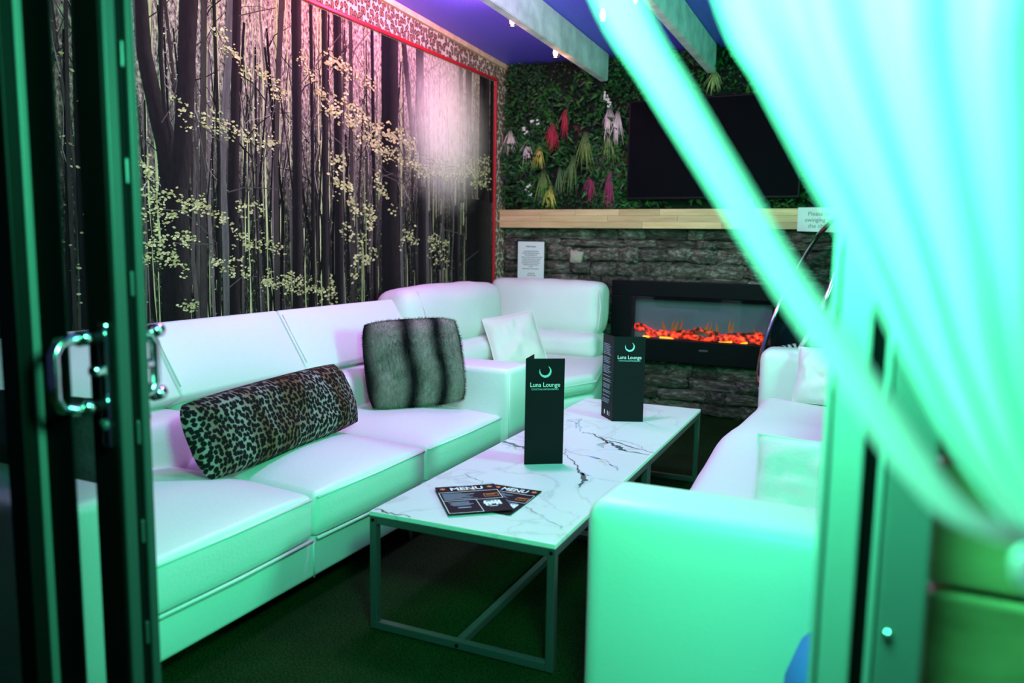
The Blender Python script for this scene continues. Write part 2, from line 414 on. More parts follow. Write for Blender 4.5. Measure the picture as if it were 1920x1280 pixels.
def leopard_material(name, scale, stretch=(1,1,1), axes='XY', base=(0.62,0.52,0.40), mid=(0.36,0.20,0.10), dark=(0.03,0.018,0.012), r0=0.20, r1=0.33, r2=0.43, band=None, rough=0.8, distort=0.25):
    m, nt, b = new_mat(name)
    tc = N(nt, 'ShaderNodeTexCoord'); mp = N(nt, 'ShaderNodeMapping'); mp.inputs['Scale'].default_value = stretch
    sp = N(nt, 'ShaderNodeSeparateXYZ'); cm = N(nt, 'ShaderNodeCombineXYZ'); L(nt, tc.outputs['Object'], sp.inputs[0])
    L(nt, sp.outputs[axes[0]], cm.inputs[0]); L(nt, sp.outputs[axes[1]], cm.inputs[1]); L(nt, cm.outputs[0], mp.inputs['Vector'])
    nz = N(nt, 'ShaderNodeTexNoise'); nz.inputs['Scale'].default_value = scale * 1.3; nz.inputs['Detail'].default_value = 2
    L(nt, mp.outputs['Vector'], nz.inputs['Vector'])
    sc = N(nt, 'ShaderNodeVectorMath', operation='SCALE'); sc.inputs['Scale'].default_value = distort / scale * 2.2
    L(nt, nz.outputs['Color'], sc.inputs[0])
    ad = N(nt, 'ShaderNodeVectorMath', operation='ADD'); L(nt, mp.outputs['Vector'], ad.inputs[0]); L(nt, sc.outputs[0], ad.inputs[1])
    vo = N(nt, 'ShaderNodeTexVoronoi', voronoi_dimensions='2D'); vo.inputs['Scale'].default_value = scale; vo.inputs['Randomness'].default_value = 0.75
    L(nt, ad.outputs[0], vo.inputs['Vector'])
    rp = N(nt, 'ShaderNodeValToRGB'); rp.color_ramp.interpolation = 'LINEAR'
    el = rp.color_ramp.elements
    el[0].position = 0.0; el[0].color = (*mid, 1); el[1].position = r0; el[1].color = (*mid, 1)
    for p, c in ((r0 + 0.03, dark), (r1, dark), (r2, base)):
        e = el.new(p); e.color = (*c, 1)
    L(nt, vo.outputs['Distance'], rp.inputs['Fac'])
    if band:
        n2 = N(nt, 'ShaderNodeTexNoise'); n2.inputs['Scale'].default_value = 1
        m2 = N(nt, 'ShaderNodeMapping'); m2.inputs['Scale'].default_value = (9, 1.2, 1); L(nt, tc.outputs['Object'], m2.inputs['Vector']); L(nt, m2.outputs['Vector'], n2.inputs['Vector'])
        r2_ = N(nt, 'ShaderNodeValToRGB'); r2_.color_ramp.elements[0].position = 0.42; r2_.color_ramp.elements[1].position = 0.58
        r2_.color_ramp.elements[0].color = (*band, 1); r2_.color_ramp.elements[1].color = (1, 1, 1, 1)
        L(nt, n2.outputs['Fac'], r2_.inputs['Fac'])
        mu = N(nt, 'ShaderNodeVectorMath', operation='MULTIPLY'); L(nt, rp.outputs['Color'], mu.inputs[0]); L(nt, r2_.outputs['Color'], mu.inputs[1])
        L(nt, mu.outputs[0], b.inputs['Base Color'])
    else:
        L(nt, rp.outputs['Color'], b.inputs['Base Color'])
    b.inputs['Roughness'].default_value = rough; b.inputs['Specular IOR Level'].default_value = 0.2
    return m
def stone_material():
    m, nt, b = new_mat('rough_stone')
    tc = N(nt, 'ShaderNodeTexCoord'); oi = N(nt, 'ShaderNodeObjectInfo')
    n1 = N(nt, 'ShaderNodeTexNoise'); n1.inputs['Scale'].default_value = 3.2; n1.inputs['Detail'].default_value = 9; n1.inputs['Roughness'].default_value = 0.78
    ad = N(nt, 'ShaderNodeVectorMath', operation='ADD'); cb = N(nt, 'ShaderNodeCombineXYZ')
    ml = N(nt, 'ShaderNodeMath', operation='MULTIPLY'); ml.inputs[1].default_value = 50
    L(nt, oi.outputs['Random'], ml.inputs[0]); L(nt, ml.outputs[0], cb.inputs[0]); L(nt, tc.outputs['Object'], ad.inputs[0]); L(nt, cb.outputs[0], ad.inputs[1])
    L(nt, ad.outputs[0], n1.inputs['Vector'])
    r = N(nt, 'ShaderNodeValToRGB'); e = r.color_ramp.elements
    e[0].position = 0.36; e[0].color = (0.012, 0.010, 0.010, 1); e[1].position = 0.70; e[1].color = (0.46, 0.44, 0.38, 1)
    x = e.new(0.5); x.color = (0.10, 0.075, 0.058, 1)
    L(nt, n1.outputs['Fac'], r.inputs['Fac'])
    mr = N(nt, 'ShaderNodeMapRange'); mr.inputs[3].default_value = 0.35; mr.inputs[4].default_value = 1.3; L(nt, oi.outputs['Random'], mr.inputs[0])
    sc = N(nt, 'ShaderNodeVectorMath', operation='SCALE'); L(nt, r.outputs['Color'], sc.inputs[0]); L(nt, mr.outputs[0], sc.inputs['Scale'])
    L(nt, sc.outputs[0], b.inputs['Base Color']); b.inputs['Roughness'].default_value = 0.85
    n2 = N(nt, 'ShaderNodeTexNoise'); n2.inputs['Scale'].default_value = 9; n2.inputs['Detail'].default_value = 8
    L(nt, ad.outputs[0], n2.inputs['Vector'])
    bp = N(nt, 'ShaderNodeBump'); bp.inputs['Strength'].default_value = 0.9; bp.inputs['Distance'].default_value = 0.02
    L(nt, n2.outputs['Fac'], bp.inputs['Height']); L(nt, bp.outputs['Normal'], b.inputs['Normal'])
    return m
def wood_material(name, c0, c1, scale=(3, 30, 30)):
    m, nt, b = new_mat(name)
    tc = N(nt, 'ShaderNodeTexCoord'); oi = N(nt, 'ShaderNodeObjectInfo'); mp = N(nt, 'ShaderNodeMapping'); mp.inputs['Scale'].default_value = scale
    L(nt, tc.outputs['Object'], mp.inputs['Vector'])
    ad = N(nt, 'ShaderNodeVectorMath', operation='ADD'); ml = N(nt, 'ShaderNodeMath', operation='MULTIPLY'); ml.inputs[1].default_value = 40
    cb = N(nt, 'ShaderNodeCombineXYZ'); L(nt, oi.outputs['Random'], ml.inputs[0]); L(nt, ml.outputs[0], cb.inputs[0]); L(nt, mp.outputs[0], ad.inputs[0]); L(nt, cb.outputs[0], ad.inputs[1])
    nz = N(nt, 'ShaderNodeTexNoise'); nz.inputs['Scale'].default_value = 1; nz.inputs['Detail'].default_value = 7; nz.inputs['Roughness'].default_value = 0.65
    L(nt, ad.outputs[0], nz.inputs['Vector'])
    r = N(nt, 'ShaderNodeValToRGB'); e = r.color_ramp.elements
    e[0].position = 0.3; e[0].color = (*c0, 1); e[1].position = 0.7; e[1].color = (*c1, 1); L(nt, nz.outputs['Fac'], r.inputs['Fac'])
    mr = N(nt, 'ShaderNodeMapRange'); mr.inputs[3].default_value = 0.75; mr.inputs[4].default_value = 1.15; L(nt, oi.outputs['Random'], mr.inputs[0])
    sc = N(nt, 'ShaderNodeVectorMath', operation='SCALE'); L(nt, r.outputs['Color'], sc.inputs[0]); L(nt, mr.outputs[0], sc.inputs['Scale'])
    L(nt, sc.outputs[0], b.inputs['Base Color']); b.inputs['Roughness'].default_value = 0.55
    return m
def ceiling_material():
    m, nt, b = new_mat('ribbed_roof_sheet')
    tc = N(nt, 'ShaderNodeTexCoord')
    wv = N(nt, 'ShaderNodeTexWave', bands_direction='X'); wv.inputs['Scale'].default_value = 22; wv.inputs['Distortion'].default_value = 0.2
    L(nt, tc.outputs['Object'], wv.inputs['Vector'])
    b.inputs['Base Color'].default_value = (0.14, 0.13, 0.88, 1); b.inputs['Roughness'].default_value = 0.38
    bp = N(nt, 'ShaderNodeBump'); bp.inputs['Strength'].default_value = 0.35; bp.inputs['Distance'].default_value = 0.01
    L(nt, wv.outputs['Fac'], bp.inputs['Height']); L(nt, bp.outputs['Normal'], b.inputs['Normal'])
    return m
turf = floor_material(); stone_mat = stone_material()
wallpaper = leopard_material('leopard_wallpaper', 33, (1.2, 0.85, 1), 'YZ', (0.62,0.50,0.40), (0.26,0.13,0.08), (0.03,0.015,0.012), .28, .42, .54, distort=.12)
oak = wood_material('oak', (0.58, 0.35, 0.15), (0.86, 0.60, 0.32))
board_mat = wood_material('weathered_board', (0.16, 0.12, 0.05), (0.34, 0.30, 0.14), (5, 8, 14))
mortar = mat('dark_mortar', (0.05, 0.036, 0.030), 0.95, bump=0.6, bscale=30)
dark_wall = mat('dark_plaster', (0.05, 0.05, 0.055), 0.9)

# ------------------------------------------------------------------ the room
XL, YB, XR, YF = -2.68, 5.48, 1.35, 0.98
def ceil_z(y): return 2.485 + 0.042 * (5.35 - y)
structure(MB().box((-4.5, -1.5, -0.05), (2.6, 5.6, 0.0)).build('floor', turf), 'dark green artificial grass floor')
structure(MB().box((XL - 0.1, YF, 0), (XL, YB + 0.1, 2.75)).build('wall_left', wallpaper), 'wall papered in leopard print around the forest mural')
wall_back = structure(MB().box((XL, YB, 0), (XR, YB + 0.1, 2.75)).build('wall_back', mortar), 'back wall of dark rough stone with fireplace')
structure(MB().box((XR, YF, 0), (XR + 0.1, YB + 0.1, 2.75)).build('wall_right', dark_wall), 'dark wall behind the right sofa')
mb = MB(); y0, y1 = YF, YB + 0.1
mb.add([(XL, y0, ceil_z(y0)), (XR, y0, ceil_z(y0)), (XR, y1, ceil_z(y1)), (XL, y1, ceil_z(y1)),
        (XL, y0, ceil_z(y0) + .04), (XR, y0, ceil_z(y0) + .04), (XR, y1, ceil_z(y1) + .04), (XL, y1, ceil_z(y1) + .04)],
       [(0,1,2,3),(7,6,5,4),(0,4,5,1),(1,5,6,2),(2,6,7,3),(3,7,4,0)])
structure(mb.build('ceiling', ceiling_material()), 'blue violet ribbed roof sheet ceiling')
# pine strip where the left wall meets the roof
mb = MB()
mb.add([(XL, y0, ceil_z(y0) - .035), (XL + .022, y0, ceil_z(y0) - .035), (XL + .022, YB, ceil_z(YB) - .035), (XL, YB, ceil_z(YB) - .035),
        (XL, y0, ceil_z(y0) - .002), (XL + .022, y0, ceil_z(y0) - .002), (XL + .022, YB, ceil_z(YB) - .002), (XL, YB, ceil_z(YB) - .002)],
       [(0,3,2,1),(4,5,6,7),(0,1,5,4),(1,2,6,5),(2,3,7,6),(3,0,4,7)])
structure(mb.build('trim_1', pine), 'narrow pale wooden strip under the roof edge')
# beams
blabels = ['pale painted ceiling beam nearest the leopard wallpaper', 'pale painted ceiling beam above the television',
           'pale painted ceiling beam hidden behind the curtain', 'pale painted ceiling beam by the right wall']
for i, xb in enumerate((-1.86, -1.124, -0.39, 0.345)):
    mb = MB(); b0 = 2.303; V = []
    for x in (xb - 0.055, xb):
        for y in (YF + 0.02, YB - 0.10):
            V += [(x, y, b0 + 0.032 * (5.35 - y)), (x, y, ceil_z(y) - 0.001)]
    bm = bmesh.new(); bv = [bm.verts.new(v) for v in V]
    for f in ((0,1,3,2),(4,6,7,5),(0,4,5,1),(2,3,7,6),(0,2,6,4),(1,5,7,3)): bm.faces.new([bv[k] for k in f])
    bmesh.ops.bevel(bm, geom=bm.edges[:], offset=0.004, segments=2, affect='EDGES')
    tag(mb.frombm(bm).build('ceiling_beam', beam_paint), blabels[i], 'beam', 'ceiling beams')

# stones of the back wall: each one its own piece
def stone_mesh(k):
    bm = bmesh.new(); bmesh.ops.create_cube(bm, size=1.0)
    bmesh.ops.subdivide_edges(bm, edges=bm.edges[:], cuts=3, use_grid_fill=True)
    rnd = random.Random(k)
    for v in bm.verts:
        p = v.co
        q = Vector((p.x, p.z, 0)); ex = max(abs(p.x), abs(p.z))
        if p.y < 0: p.y += 0.28 * max(0, (ex - 0.17) / 0.33) ** 1.5 - 0.0
        corner = abs(p.x) * abs(p.z) * 4
        p.x *= 1 - 0.10 * corner * rnd.random() - 0.02; p.z *= 1 - 0.16 * corner * rnd.random() - 0.03
        p += Vector((rnd.uniform(-.04, .04), rnd.uniform(-.16, .16), rnd.uniform(-.09, .09)))
    me = bpy.data.meshes.new('stone'); bm.to_mesh(me); bm.free(); me.materials.append(stone_mat)
    me.polygons.foreach_set('use_smooth', [True] * len(me.polygons))
    return me
stone_meshes = [stone_mesh(k) for k in range(14)]
rs = random.Random(5); z = 0.01
while z < 1.285:
    h = rs.choice((0.055, 0.07, 0.085, 0.10)); h = min(h, 1.292 - z)
    if h < 0.03: break
    x = XL + 0.005 + rs.uniform(-0.1, 0)
    while x < 0.75:
        w = rs.uniform(0.11, 0.36) if h < 0.09 else rs.uniform(0.10, 0.26)
        xa = max(x, XL + 0.004); xb = x + w
        cxm, czm = (xa + xb) / 2, z + h / 2
        hid = (-1.77 < xa and xb < -0.56 and 0.39 < z and z + h < 0.915)
        if xb - xa > 0.03 and not hid:
            d = rs.uniform(0.035, 0.075)
            if -1.85 < xb and xa < -0.48 and 0.33 < z + h and z < 0.97: d = 0.035
            share(rs.choice(stone_meshes), 'stone', wall_back, Matrix.Translation((cxm, YB - d * 0.35, czm + rs.uniform(-.006, .006))) @
                  Matrix.Rotation(rs.uniform(-.05, .05), 4, 'Y') @ Matrix.Diagonal((xb - xa + 0.006, d, h * rs.uniform(.85, 1.12), 1)))
        x = xb
    z += h
pale_stone = mat('pale_stone', (0.50, 0.42, 0.34), 0.85, vary=0.4, vscale=25, bump=0.6, bscale=40)
ps = stone_mesh(77); ps.materials.clear(); ps.materials.append(pale_stone)
share(ps, 'stone', wall_back, Matrix.Translation((-2.085, YB - 0.045, 1.085)) @ Matrix.Rotation(0.2, 4, 'Y') @ Matrix.Diagonal((0.10, 0.06, 0.10, 1)), label='small pale chipped stone')

# boarded front wall beside the door, right of the opening
wall_front = structure(MB().box((0.075, 1.0, 0), (XR, 1.06, 2.3)).build('wall_front', dark_wall), 'wall of broad weathered boards beside the door')
zb = 0.078; k = 0
MB().box((0.06, 0.968, 0.003), (XR, 1.0, zb - 0.142 + 0.14)).build('board', board_mat, wall_front)
while zb < 2.25:
    MB().bbox((0.06, 0.965 + 0.006 * (k % 2), zb), (XR, 1.0, zb + 0.140), 0.006).build('board', board_mat, wall_front); zb += 0.1455; k += 1

# ------------------------------------------------------------------ forest mural (a flat print in a red frame)
MY0, MY1, MZ0, MZ1 = 1.05, 5.245, 0.45, 2.335
mural = thing('forest_mural', 'large framed print of a beech forest with low sun, red frame, on the leopard wall', 'mural', (XL, 3.1, MZ0))
def mural_ground():
    m, nt, b = new_mat('forest_print_ground')
    tc = N(nt, 'ShaderNodeTexCoord'); sp = N(nt, 'ShaderNodeSeparateXYZ'); L(nt, tc.outputs['Object'], sp.inputs[0])
    mp = N(nt, 'ShaderNodeMapping'); mp.inputs['Scale'].default_value = (1, 70, 34); L(nt, tc.outputs['Object'], mp.inputs['Vector'])
    n1 = N(nt, 'ShaderNodeTexNoise'); n1.inputs['Scale'].default_value = 1; n1.inputs['Detail'].default_value = 5; n1.inputs['Roughness'].default_value = 0.75; L(nt, mp.outputs[0], n1.inputs['Vector'])
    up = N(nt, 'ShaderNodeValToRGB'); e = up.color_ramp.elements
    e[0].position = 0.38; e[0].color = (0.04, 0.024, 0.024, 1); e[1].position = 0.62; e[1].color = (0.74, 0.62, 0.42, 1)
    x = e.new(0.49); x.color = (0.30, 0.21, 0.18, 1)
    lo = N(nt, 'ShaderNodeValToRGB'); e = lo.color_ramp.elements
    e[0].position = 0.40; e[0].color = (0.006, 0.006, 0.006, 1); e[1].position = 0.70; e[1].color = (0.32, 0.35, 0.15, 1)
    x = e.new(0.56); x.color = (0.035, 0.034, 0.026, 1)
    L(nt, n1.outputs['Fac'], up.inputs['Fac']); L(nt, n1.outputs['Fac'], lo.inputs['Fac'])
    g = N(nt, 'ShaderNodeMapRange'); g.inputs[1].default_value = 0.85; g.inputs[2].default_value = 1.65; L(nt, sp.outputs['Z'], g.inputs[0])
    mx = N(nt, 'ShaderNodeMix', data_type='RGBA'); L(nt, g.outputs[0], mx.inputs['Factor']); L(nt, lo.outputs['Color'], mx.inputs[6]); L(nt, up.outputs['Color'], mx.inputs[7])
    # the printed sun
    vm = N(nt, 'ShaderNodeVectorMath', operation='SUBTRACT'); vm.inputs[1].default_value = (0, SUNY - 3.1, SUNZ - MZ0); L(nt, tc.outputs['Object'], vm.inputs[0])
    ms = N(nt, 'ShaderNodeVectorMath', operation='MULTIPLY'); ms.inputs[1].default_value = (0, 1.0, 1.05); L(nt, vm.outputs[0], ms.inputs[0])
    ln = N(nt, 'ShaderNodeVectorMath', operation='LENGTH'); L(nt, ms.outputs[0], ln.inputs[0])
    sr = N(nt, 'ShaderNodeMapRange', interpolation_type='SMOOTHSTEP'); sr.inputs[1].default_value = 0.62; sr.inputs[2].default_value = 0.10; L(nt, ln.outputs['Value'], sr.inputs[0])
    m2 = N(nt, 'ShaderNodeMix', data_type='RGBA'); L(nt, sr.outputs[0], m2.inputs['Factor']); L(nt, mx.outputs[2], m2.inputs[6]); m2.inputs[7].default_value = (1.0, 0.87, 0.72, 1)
    L(nt, m2.outputs[2], b.inputs['Base Color']); b.inputs['Roughness'].default_value = 0.7; b.inputs['Specular IOR Level'].default_value = 0.05
    return m
SUNY, SUNZ = 4.60, 1.90
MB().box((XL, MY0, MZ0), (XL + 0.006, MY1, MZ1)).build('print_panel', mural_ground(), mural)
def sunmix(c, y, z):
    d = math.hypot((y - SUNY), (z - SUNZ) * 1.05)
    w = max(0.0, min(1.0, (0.62 - d) / 0.52)); w = w * w * (3 - 2 * w) * 0.94
    return tuple(a + (b - a) * w for a, b in zip(c, (1.0, 0.85, 0.70)))
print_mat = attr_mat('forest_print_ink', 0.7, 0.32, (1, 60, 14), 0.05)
rm = random.Random(3); layer = [XL + 0.0064]
def inside(y, z): return MY0 + .004 < y < MY1 - .004 and MZ0 + .004 < z < MZ1 - .004
def ribbon(mb, pts, cols):
    """flat ribbon of (y, z, width); cols = (left, centre, right)"""
    x = layer[0]; layer[0] += 0.0000015
    V = []; C = []; F = []; rows = []
    fine = []
    for i in range(len(pts) - 1):
        a, b = pts[i], pts[i+1]; n = max(1, int(math.hypot(b[0]-a[0], b[1]-a[1]) / 0.07))
        for k in range(n): fine.append(tuple(a[j] + (b[j]-a[j]) * k / n for j in range(3)))
    fine.append(pts[-1])
    for i, (y, z, w) in enumerate(fine):
        p, q = fine[max(0, i-1)], fine[min(len(fine)-1, i+1)]
        t = Vector((q[0]-p[0], q[1]-p[1])); t = t.normalized() if t.length else Vector((0, 1)); nx, nz = t.y, -t.x
        for s, c in ((-0.5, cols[0]), (0.05, cols[1]), (0.5, cols[2])):
            yy = min(MY1 - .004, max(MY0 + .004, y + nx * w * s)); zz = min(MZ1 - .004, max(MZ0 + .004, z + nz * w * s))
            V.append((x, yy, zz)); C.append(sunmix(c, yy, zz))
    for i in range(len(fine) - 1):
        for s in (0, 1):
            a = i * 3 + s; F.append((a, a + 1, a + 4, a + 3))
    o = len(mb.v); mb.v += V; mb.c += C; mb.f += [tuple(k + o for k in f) for f in F]
def jit(c, a=0.25):
    k = 1 + rm.uniform(-a, a); return tuple(max(0, v * k) for v in c)
ink_mb = MB()
DARK = (0.010, 0.009, 0.009); MID = (0.036, 0.027, 0.025); PALE = (0.14, 0.125, 0.11); GAP = (0.42, 0.42, 0.20)
# pale gaps and thin stems far back
for k in range(175):
    y = rm.uniform(1.08, 5.2); low = rm.random() < 0.6
    z0, z1 = (0.6, rm.uniform(0.95, 1.35)) if low else (rm.uniform(1.1, 1.5), MZ1 - .01)
    ribbon(ink_mb, [(y, z0, rm.uniform(.004, .014)), (y + rm.uniform(-.02, .02), z1, rm.uniform(.003, .009))], [jit(GAP)] * 3)
for k in range(290):
    y = rm.uniform(1.08, 5.2); w = rm.uniform(.006, .03); z0 = rm.choice((0.6, 0.6, 1.0)); z1 = rm.uniform(1.2, 2.34)
    c = jit(rm.choice((DARK, DARK, MID, (0.10, 0.075, 0.07))), .5)
    ribbon(ink_mb, [(y, z0, w), (y + rm.uniform(-.05, .05), (z0 + z1) / 2, w * .8), (y + rm.uniform(-.08, .08), z1, w * .5)], [jit(c), c, jit(c)])
# twigs in the upper storey
for k in range(480):
    y, z = rm.uniform(1.08, 5.2), rm.uniform(1.35, 2.3); a = rm.uniform(.5, 2.6); pts = []
    w = rm.uniform(.003, .007); ln = rm.uniform(.05, .12)
    for s in range(4):
        pts.append((y, z, w * (1 - s * .2))); y += math.cos(a) * ln; z += math.sin(a) * ln; a += rm.uniform(-.5, .5)
    if all(inside(p[0], p[1]) for p in pts):
        c = jit(rm.choice((DARK, MID, (0.30, 0.22, 0.2))), .4); ribbon(ink_mb, pts, [c] * 3)
def leaf_print(mb, y, z, s, c):
    x = layer[0]; layer[0] += 0.0000004
    a = rm.uniform(-.6, .6) + rm.choice((0, PI)); V = []
    for dx, dy in ((-1, 0), (-.45, .5), (.2, .55), (1, .1), (.3, -.5), (-.4, -.5)):
        V.append((x, y + s * (dx * math.cos(a) - dy * .8 * math.sin(a)), z + s * (dx * math.sin(a) * .7 + dy * .8 * math.cos(a))))
    if all(inside(v[1], v[2]) for v in V):
        cc = sunmix(c, y, z); o = len(mb.v); mb.v += V; mb.c += [cc] * 6; mb.f.append(tuple(range(o, o + 6)))
LEAF = [(0.46, 0.40, 0.16), (0.56, 0.48, 0.24), (0.34, 0.34, 0.14), (0.62, 0.54, 0.28)]
for k in range(1950):
    y = rm.uniform(1.08, 5.2); z = rm.uniform(1.45, 2.32)
    leaf_print(ink_mb, y, z, rm.uniform(.003, .007), jit(rm.choice(((0.50, 0.40, 0.24), (0.56, 0.48, 0.30), (0.36, 0.25, 0.2)))))
for k in range(700):
    y = rm.uniform(1.08, 5.2); z = rm.uniform(.8, 1.45); leaf_print(ink_mb, y, z, rm.uniform(.003, .007), jit((0.26, 0.30, 0.12), .5))
for pts, kind in TRUNKS:
    for p in pts: pass
    if kind == 0: cols = (jit(MID), jit(DARK), (0.010, 0.009, 0.010))
    elif kind == 1: cols = (jit(PALE), (0.09, 0.08, 0.076), jit(PALE))
    else: cols = (jit(MID), (0.045, 0.035, 0.032), jit(MID))
    ribbon(ink_mb, pts, cols)
for yy, ww in ((1.18, .09), (1.33, .04), (1.47, .06), (1.66, .035), (1.78, .05)): ribbon(ink_mb, [(yy, .46, ww * 1.2), (yy + .02, 1.3, ww), (yy - .01, 2.33, ww * .85)], (jit(MID), jit(DARK), (0.010, 0.009, 0.010)))
for pts in TWIGS:
    ribbon(ink_mb, [(y, z, .0055 * (1 - .12 * i)) for i, (y, z) in enumerate(pts)], [jit((0.09, 0.07, 0.06))] * 3)
for pts, n in SPRAYS:
    seg = [math.hypot(b[0]-a[0], b[1]-a[1]) for a, b in zip(pts, pts[1:])]; tot = sum(seg)
    for k in range(int(n * .75)):
        t = rm.uniform(0, tot)
        for i, s in enumerate(seg):
            if t <= s or i == len(seg) - 1: break
            t -= s
        a, b = pts[i], pts[i+1]; y = a[0] + (b[0]-a[0]) * t / s + rm.gauss(0, .016); z = a[1] + (b[1]-a[1]) * t / s + rm.gauss(0, .020)
        big = 1 if y < 3.3 else 1.45
        for q in range(4):
            leaf_print(ink_mb, y + rm.gauss(0, .012) * big, z + rm.gauss(0, .010) * big, rm.uniform(.005, .011) * big, jit(rm.choice(LEAF), .3))
for k in range(70):
    leaf_print(ink_mb, rm.uniform(1.75, 2.2), rm.uniform(.9, 1.9), rm.uniform(.006, .012), jit(rm.choice(LEAF), .3))
ink_mb.build('forest_picture', print_mat, mural, label='printed trunks, twigs and pale green leaves')
for a, b in (((XL, MY0 - .02, MZ1), (XL + .022, MY1 + .02, MZ1 + .02)), ((XL, MY0 - .02, MZ0 - .02), (XL + .022, MY1 + .02, MZ0)),
             ((XL, MY1, MZ0), (XL + .022, MY1 + .02, MZ1)), ((XL, MY0 - .02, MZ0), (XL + .022, MY0, MZ1))):
    MB().bbox(a, b, .004).build('frame_bar', red_frame, mural)

# ------------------------------------------------------------------ sliding doors
def box_child(name, a, b, m, parent, w=0.003, **kw): return MB().bbox(a, b, w).build(name, m, parent, **kw)
d1 = thing('door_1', 'dark sliding door leaf with chrome pull handles, left of the opening', 'door', (-1.2, 0.93, 0), kind='structure')
for a, b in (((-1.242, .905, .02), (-1.178, .965, 2.12)), ((-2.20, .905, .02), (-2.13, .965, 2.12))): box_child('stile', a, b, frame_black, d1)
box_child('top_rail', (-2.13, .905, 2.04), (-1.242, .965, 2.12), frame_black, d1); box_child('bottom_rail', (-2.13, .905, .02), (-1.242, .965, .11), frame_black, d1)
box_child('glass_pane', (-2.13, .93, .11), (-1.242, .94, 2.04), door_glass, d1)
# edge of the leaf: two raised lips with a dark lock channel between them
box_child('edge_lip', (-1.178, .906, .02), (-1.168, .929, 2.12), frame_edge_lit, d1); box_child('edge_lip', (-1.178, .949, .02), (-1.168, .966, 2.12), frame_edge_lit, d1)
box_child('lock_channel', (-1.1785, .929, .02), (-1.1765, .949, 2.12), seal_black, d1)
for zz in (1.48, 1.29, 1.10, 0.84, 0.66, 0.47, 1.70, 0.28):
    box_child('keeper_plate', (-1.1755, .938, zz - .022), (-1.169, .945, zz + .022), steel, d1)
def pull(parent, ysurf, yout, zc):
    h = thing_part('pull_handle', parent)
    s = -1 if yout < ysurf else 1
    x = -1.196
    plate = MB().bbox((x - .011, min(ysurf, ysurf + s * .009), zc - .135), (x + .011, max(ysurf, ysurf + s * .009), zc + .080), .004).build('pull_handle', chrome, parent, smooth=False)
    pts = [(x, ysurf, zc + .058), (x, yout - s * .03, zc + .058), (x, yout - s * .010, zc + .052), (x, yout, zc + .035), (x, yout, zc - .035), (x, yout - s * .010, zc - .052), (x, yout - s * .03, zc - .058), (x, ysurf, zc - .058)]
    MB().tube(pts, .010, 10).build('grip', chrome, plate, smooth=True)
    for dz in (.058, -.058): MB().tube([(x, ysurf + s * .030, zc + dz), (x, ysurf + s * .052, zc + dz)], .0135, 12).build('collar', chrome, plate, smooth=True)
    MB().tube([(x, ysurf, zc - .095), (x, ysurf + s * .016, zc - .095)], .010, 14).build('lock_cylinder', steel, plate, smooth=True)
    MB().bbox((x - .011, min(ysurf, ysurf + s * .03), zc - .008), (x + .011, max(ysurf, ysurf + s * .03), zc + .008), .004).build('latch_knob', chrome, plate)
def thing_part(n, p): return None
pull(d1, .905, .810, .955); pull(d1, .965, 1.002, .955)
d2 = thing('door_2', 'dark sliding door leaf at the left edge, in front of the handled leaf', 'door', (-1.3, .83, 0), kind='structure')
box_child('stile', (-1.316, .80, .02), (-1.268, .855, 2.12), frame_black, d2); box_child('interlock', (-1.266, .835, .02), (-1.196, .839, 2.12), seal_black, d2)
box_child('edge_lip', (-1.268, .822, .02), (-1.262, .836, 2.12), frame_mid, d2)
box_child('stile', (-2.30, .80, .02), (-2.23, .855, 2.12), frame_black, d2)
box_child('top_rail', (-2.23, .80, 2.04), (-1.316, .855, 2.12), frame_black, d2); box_child('bottom_rail', (-2.23, .80, .02), (-1.316, .855, .11), frame_black, d2)
box_child('glass_pane', (-2.23, .823, .11), (-1.316, .833, 2.04), door_glass, d2)
d3 = thing('door_3', 'door jamb in painted-lit grey with dark channel, right of the opening', 'door', (0, .93, 0), kind='structure')
box_child('jamb_bead', (-.057, .925, 0), (-.0505, .97, 2.2), frame_lit, d3, .0015); box_child('jamb_seal', (-.0505, .935, 0), (-.047, .97, 2.2), seal_black, d3, .0005)
box_child('jamb_face', (-.047, .918, 0), (-.014, .99, 2.2), frame_lit, d3, .003); box_child('jamb_channel', (-.014, .945, 0), (.001, .99, 2.2), seal_black, d3, .0005)
box_child('jamb_bead', (.001, .928, 0), (.0075, .97, 2.2), frame_lit, d3, .0015); box_child('jamb_seal', (.0075, .935, 0), (.010, .97, 2.2), seal_black, d3, .0005)
post = box_child('jamb_post', (.010, .905, 0), (.057, .962, 2.2), frame_mid, d3, .004)
MB().lathe([(.002, 0), (.0055, .0005), (.005, .003), (.002, .0045)], (.022, .905, .767), 14, Matrix.Rotation(PI/2, 3, 'X')).build('screw_cap', chrome, post, smooth=True)
structure(MB().box((-2.7, .78, 0), (.06, 1.0, .018)).build('trim_2', frame_black), 'dark door track across the floor')
structure(MB().box((-2.7, .78, 2.13), (.06, 1.0, 2.2)).build('trim_3', frame_black), 'dark door head track above the opening')

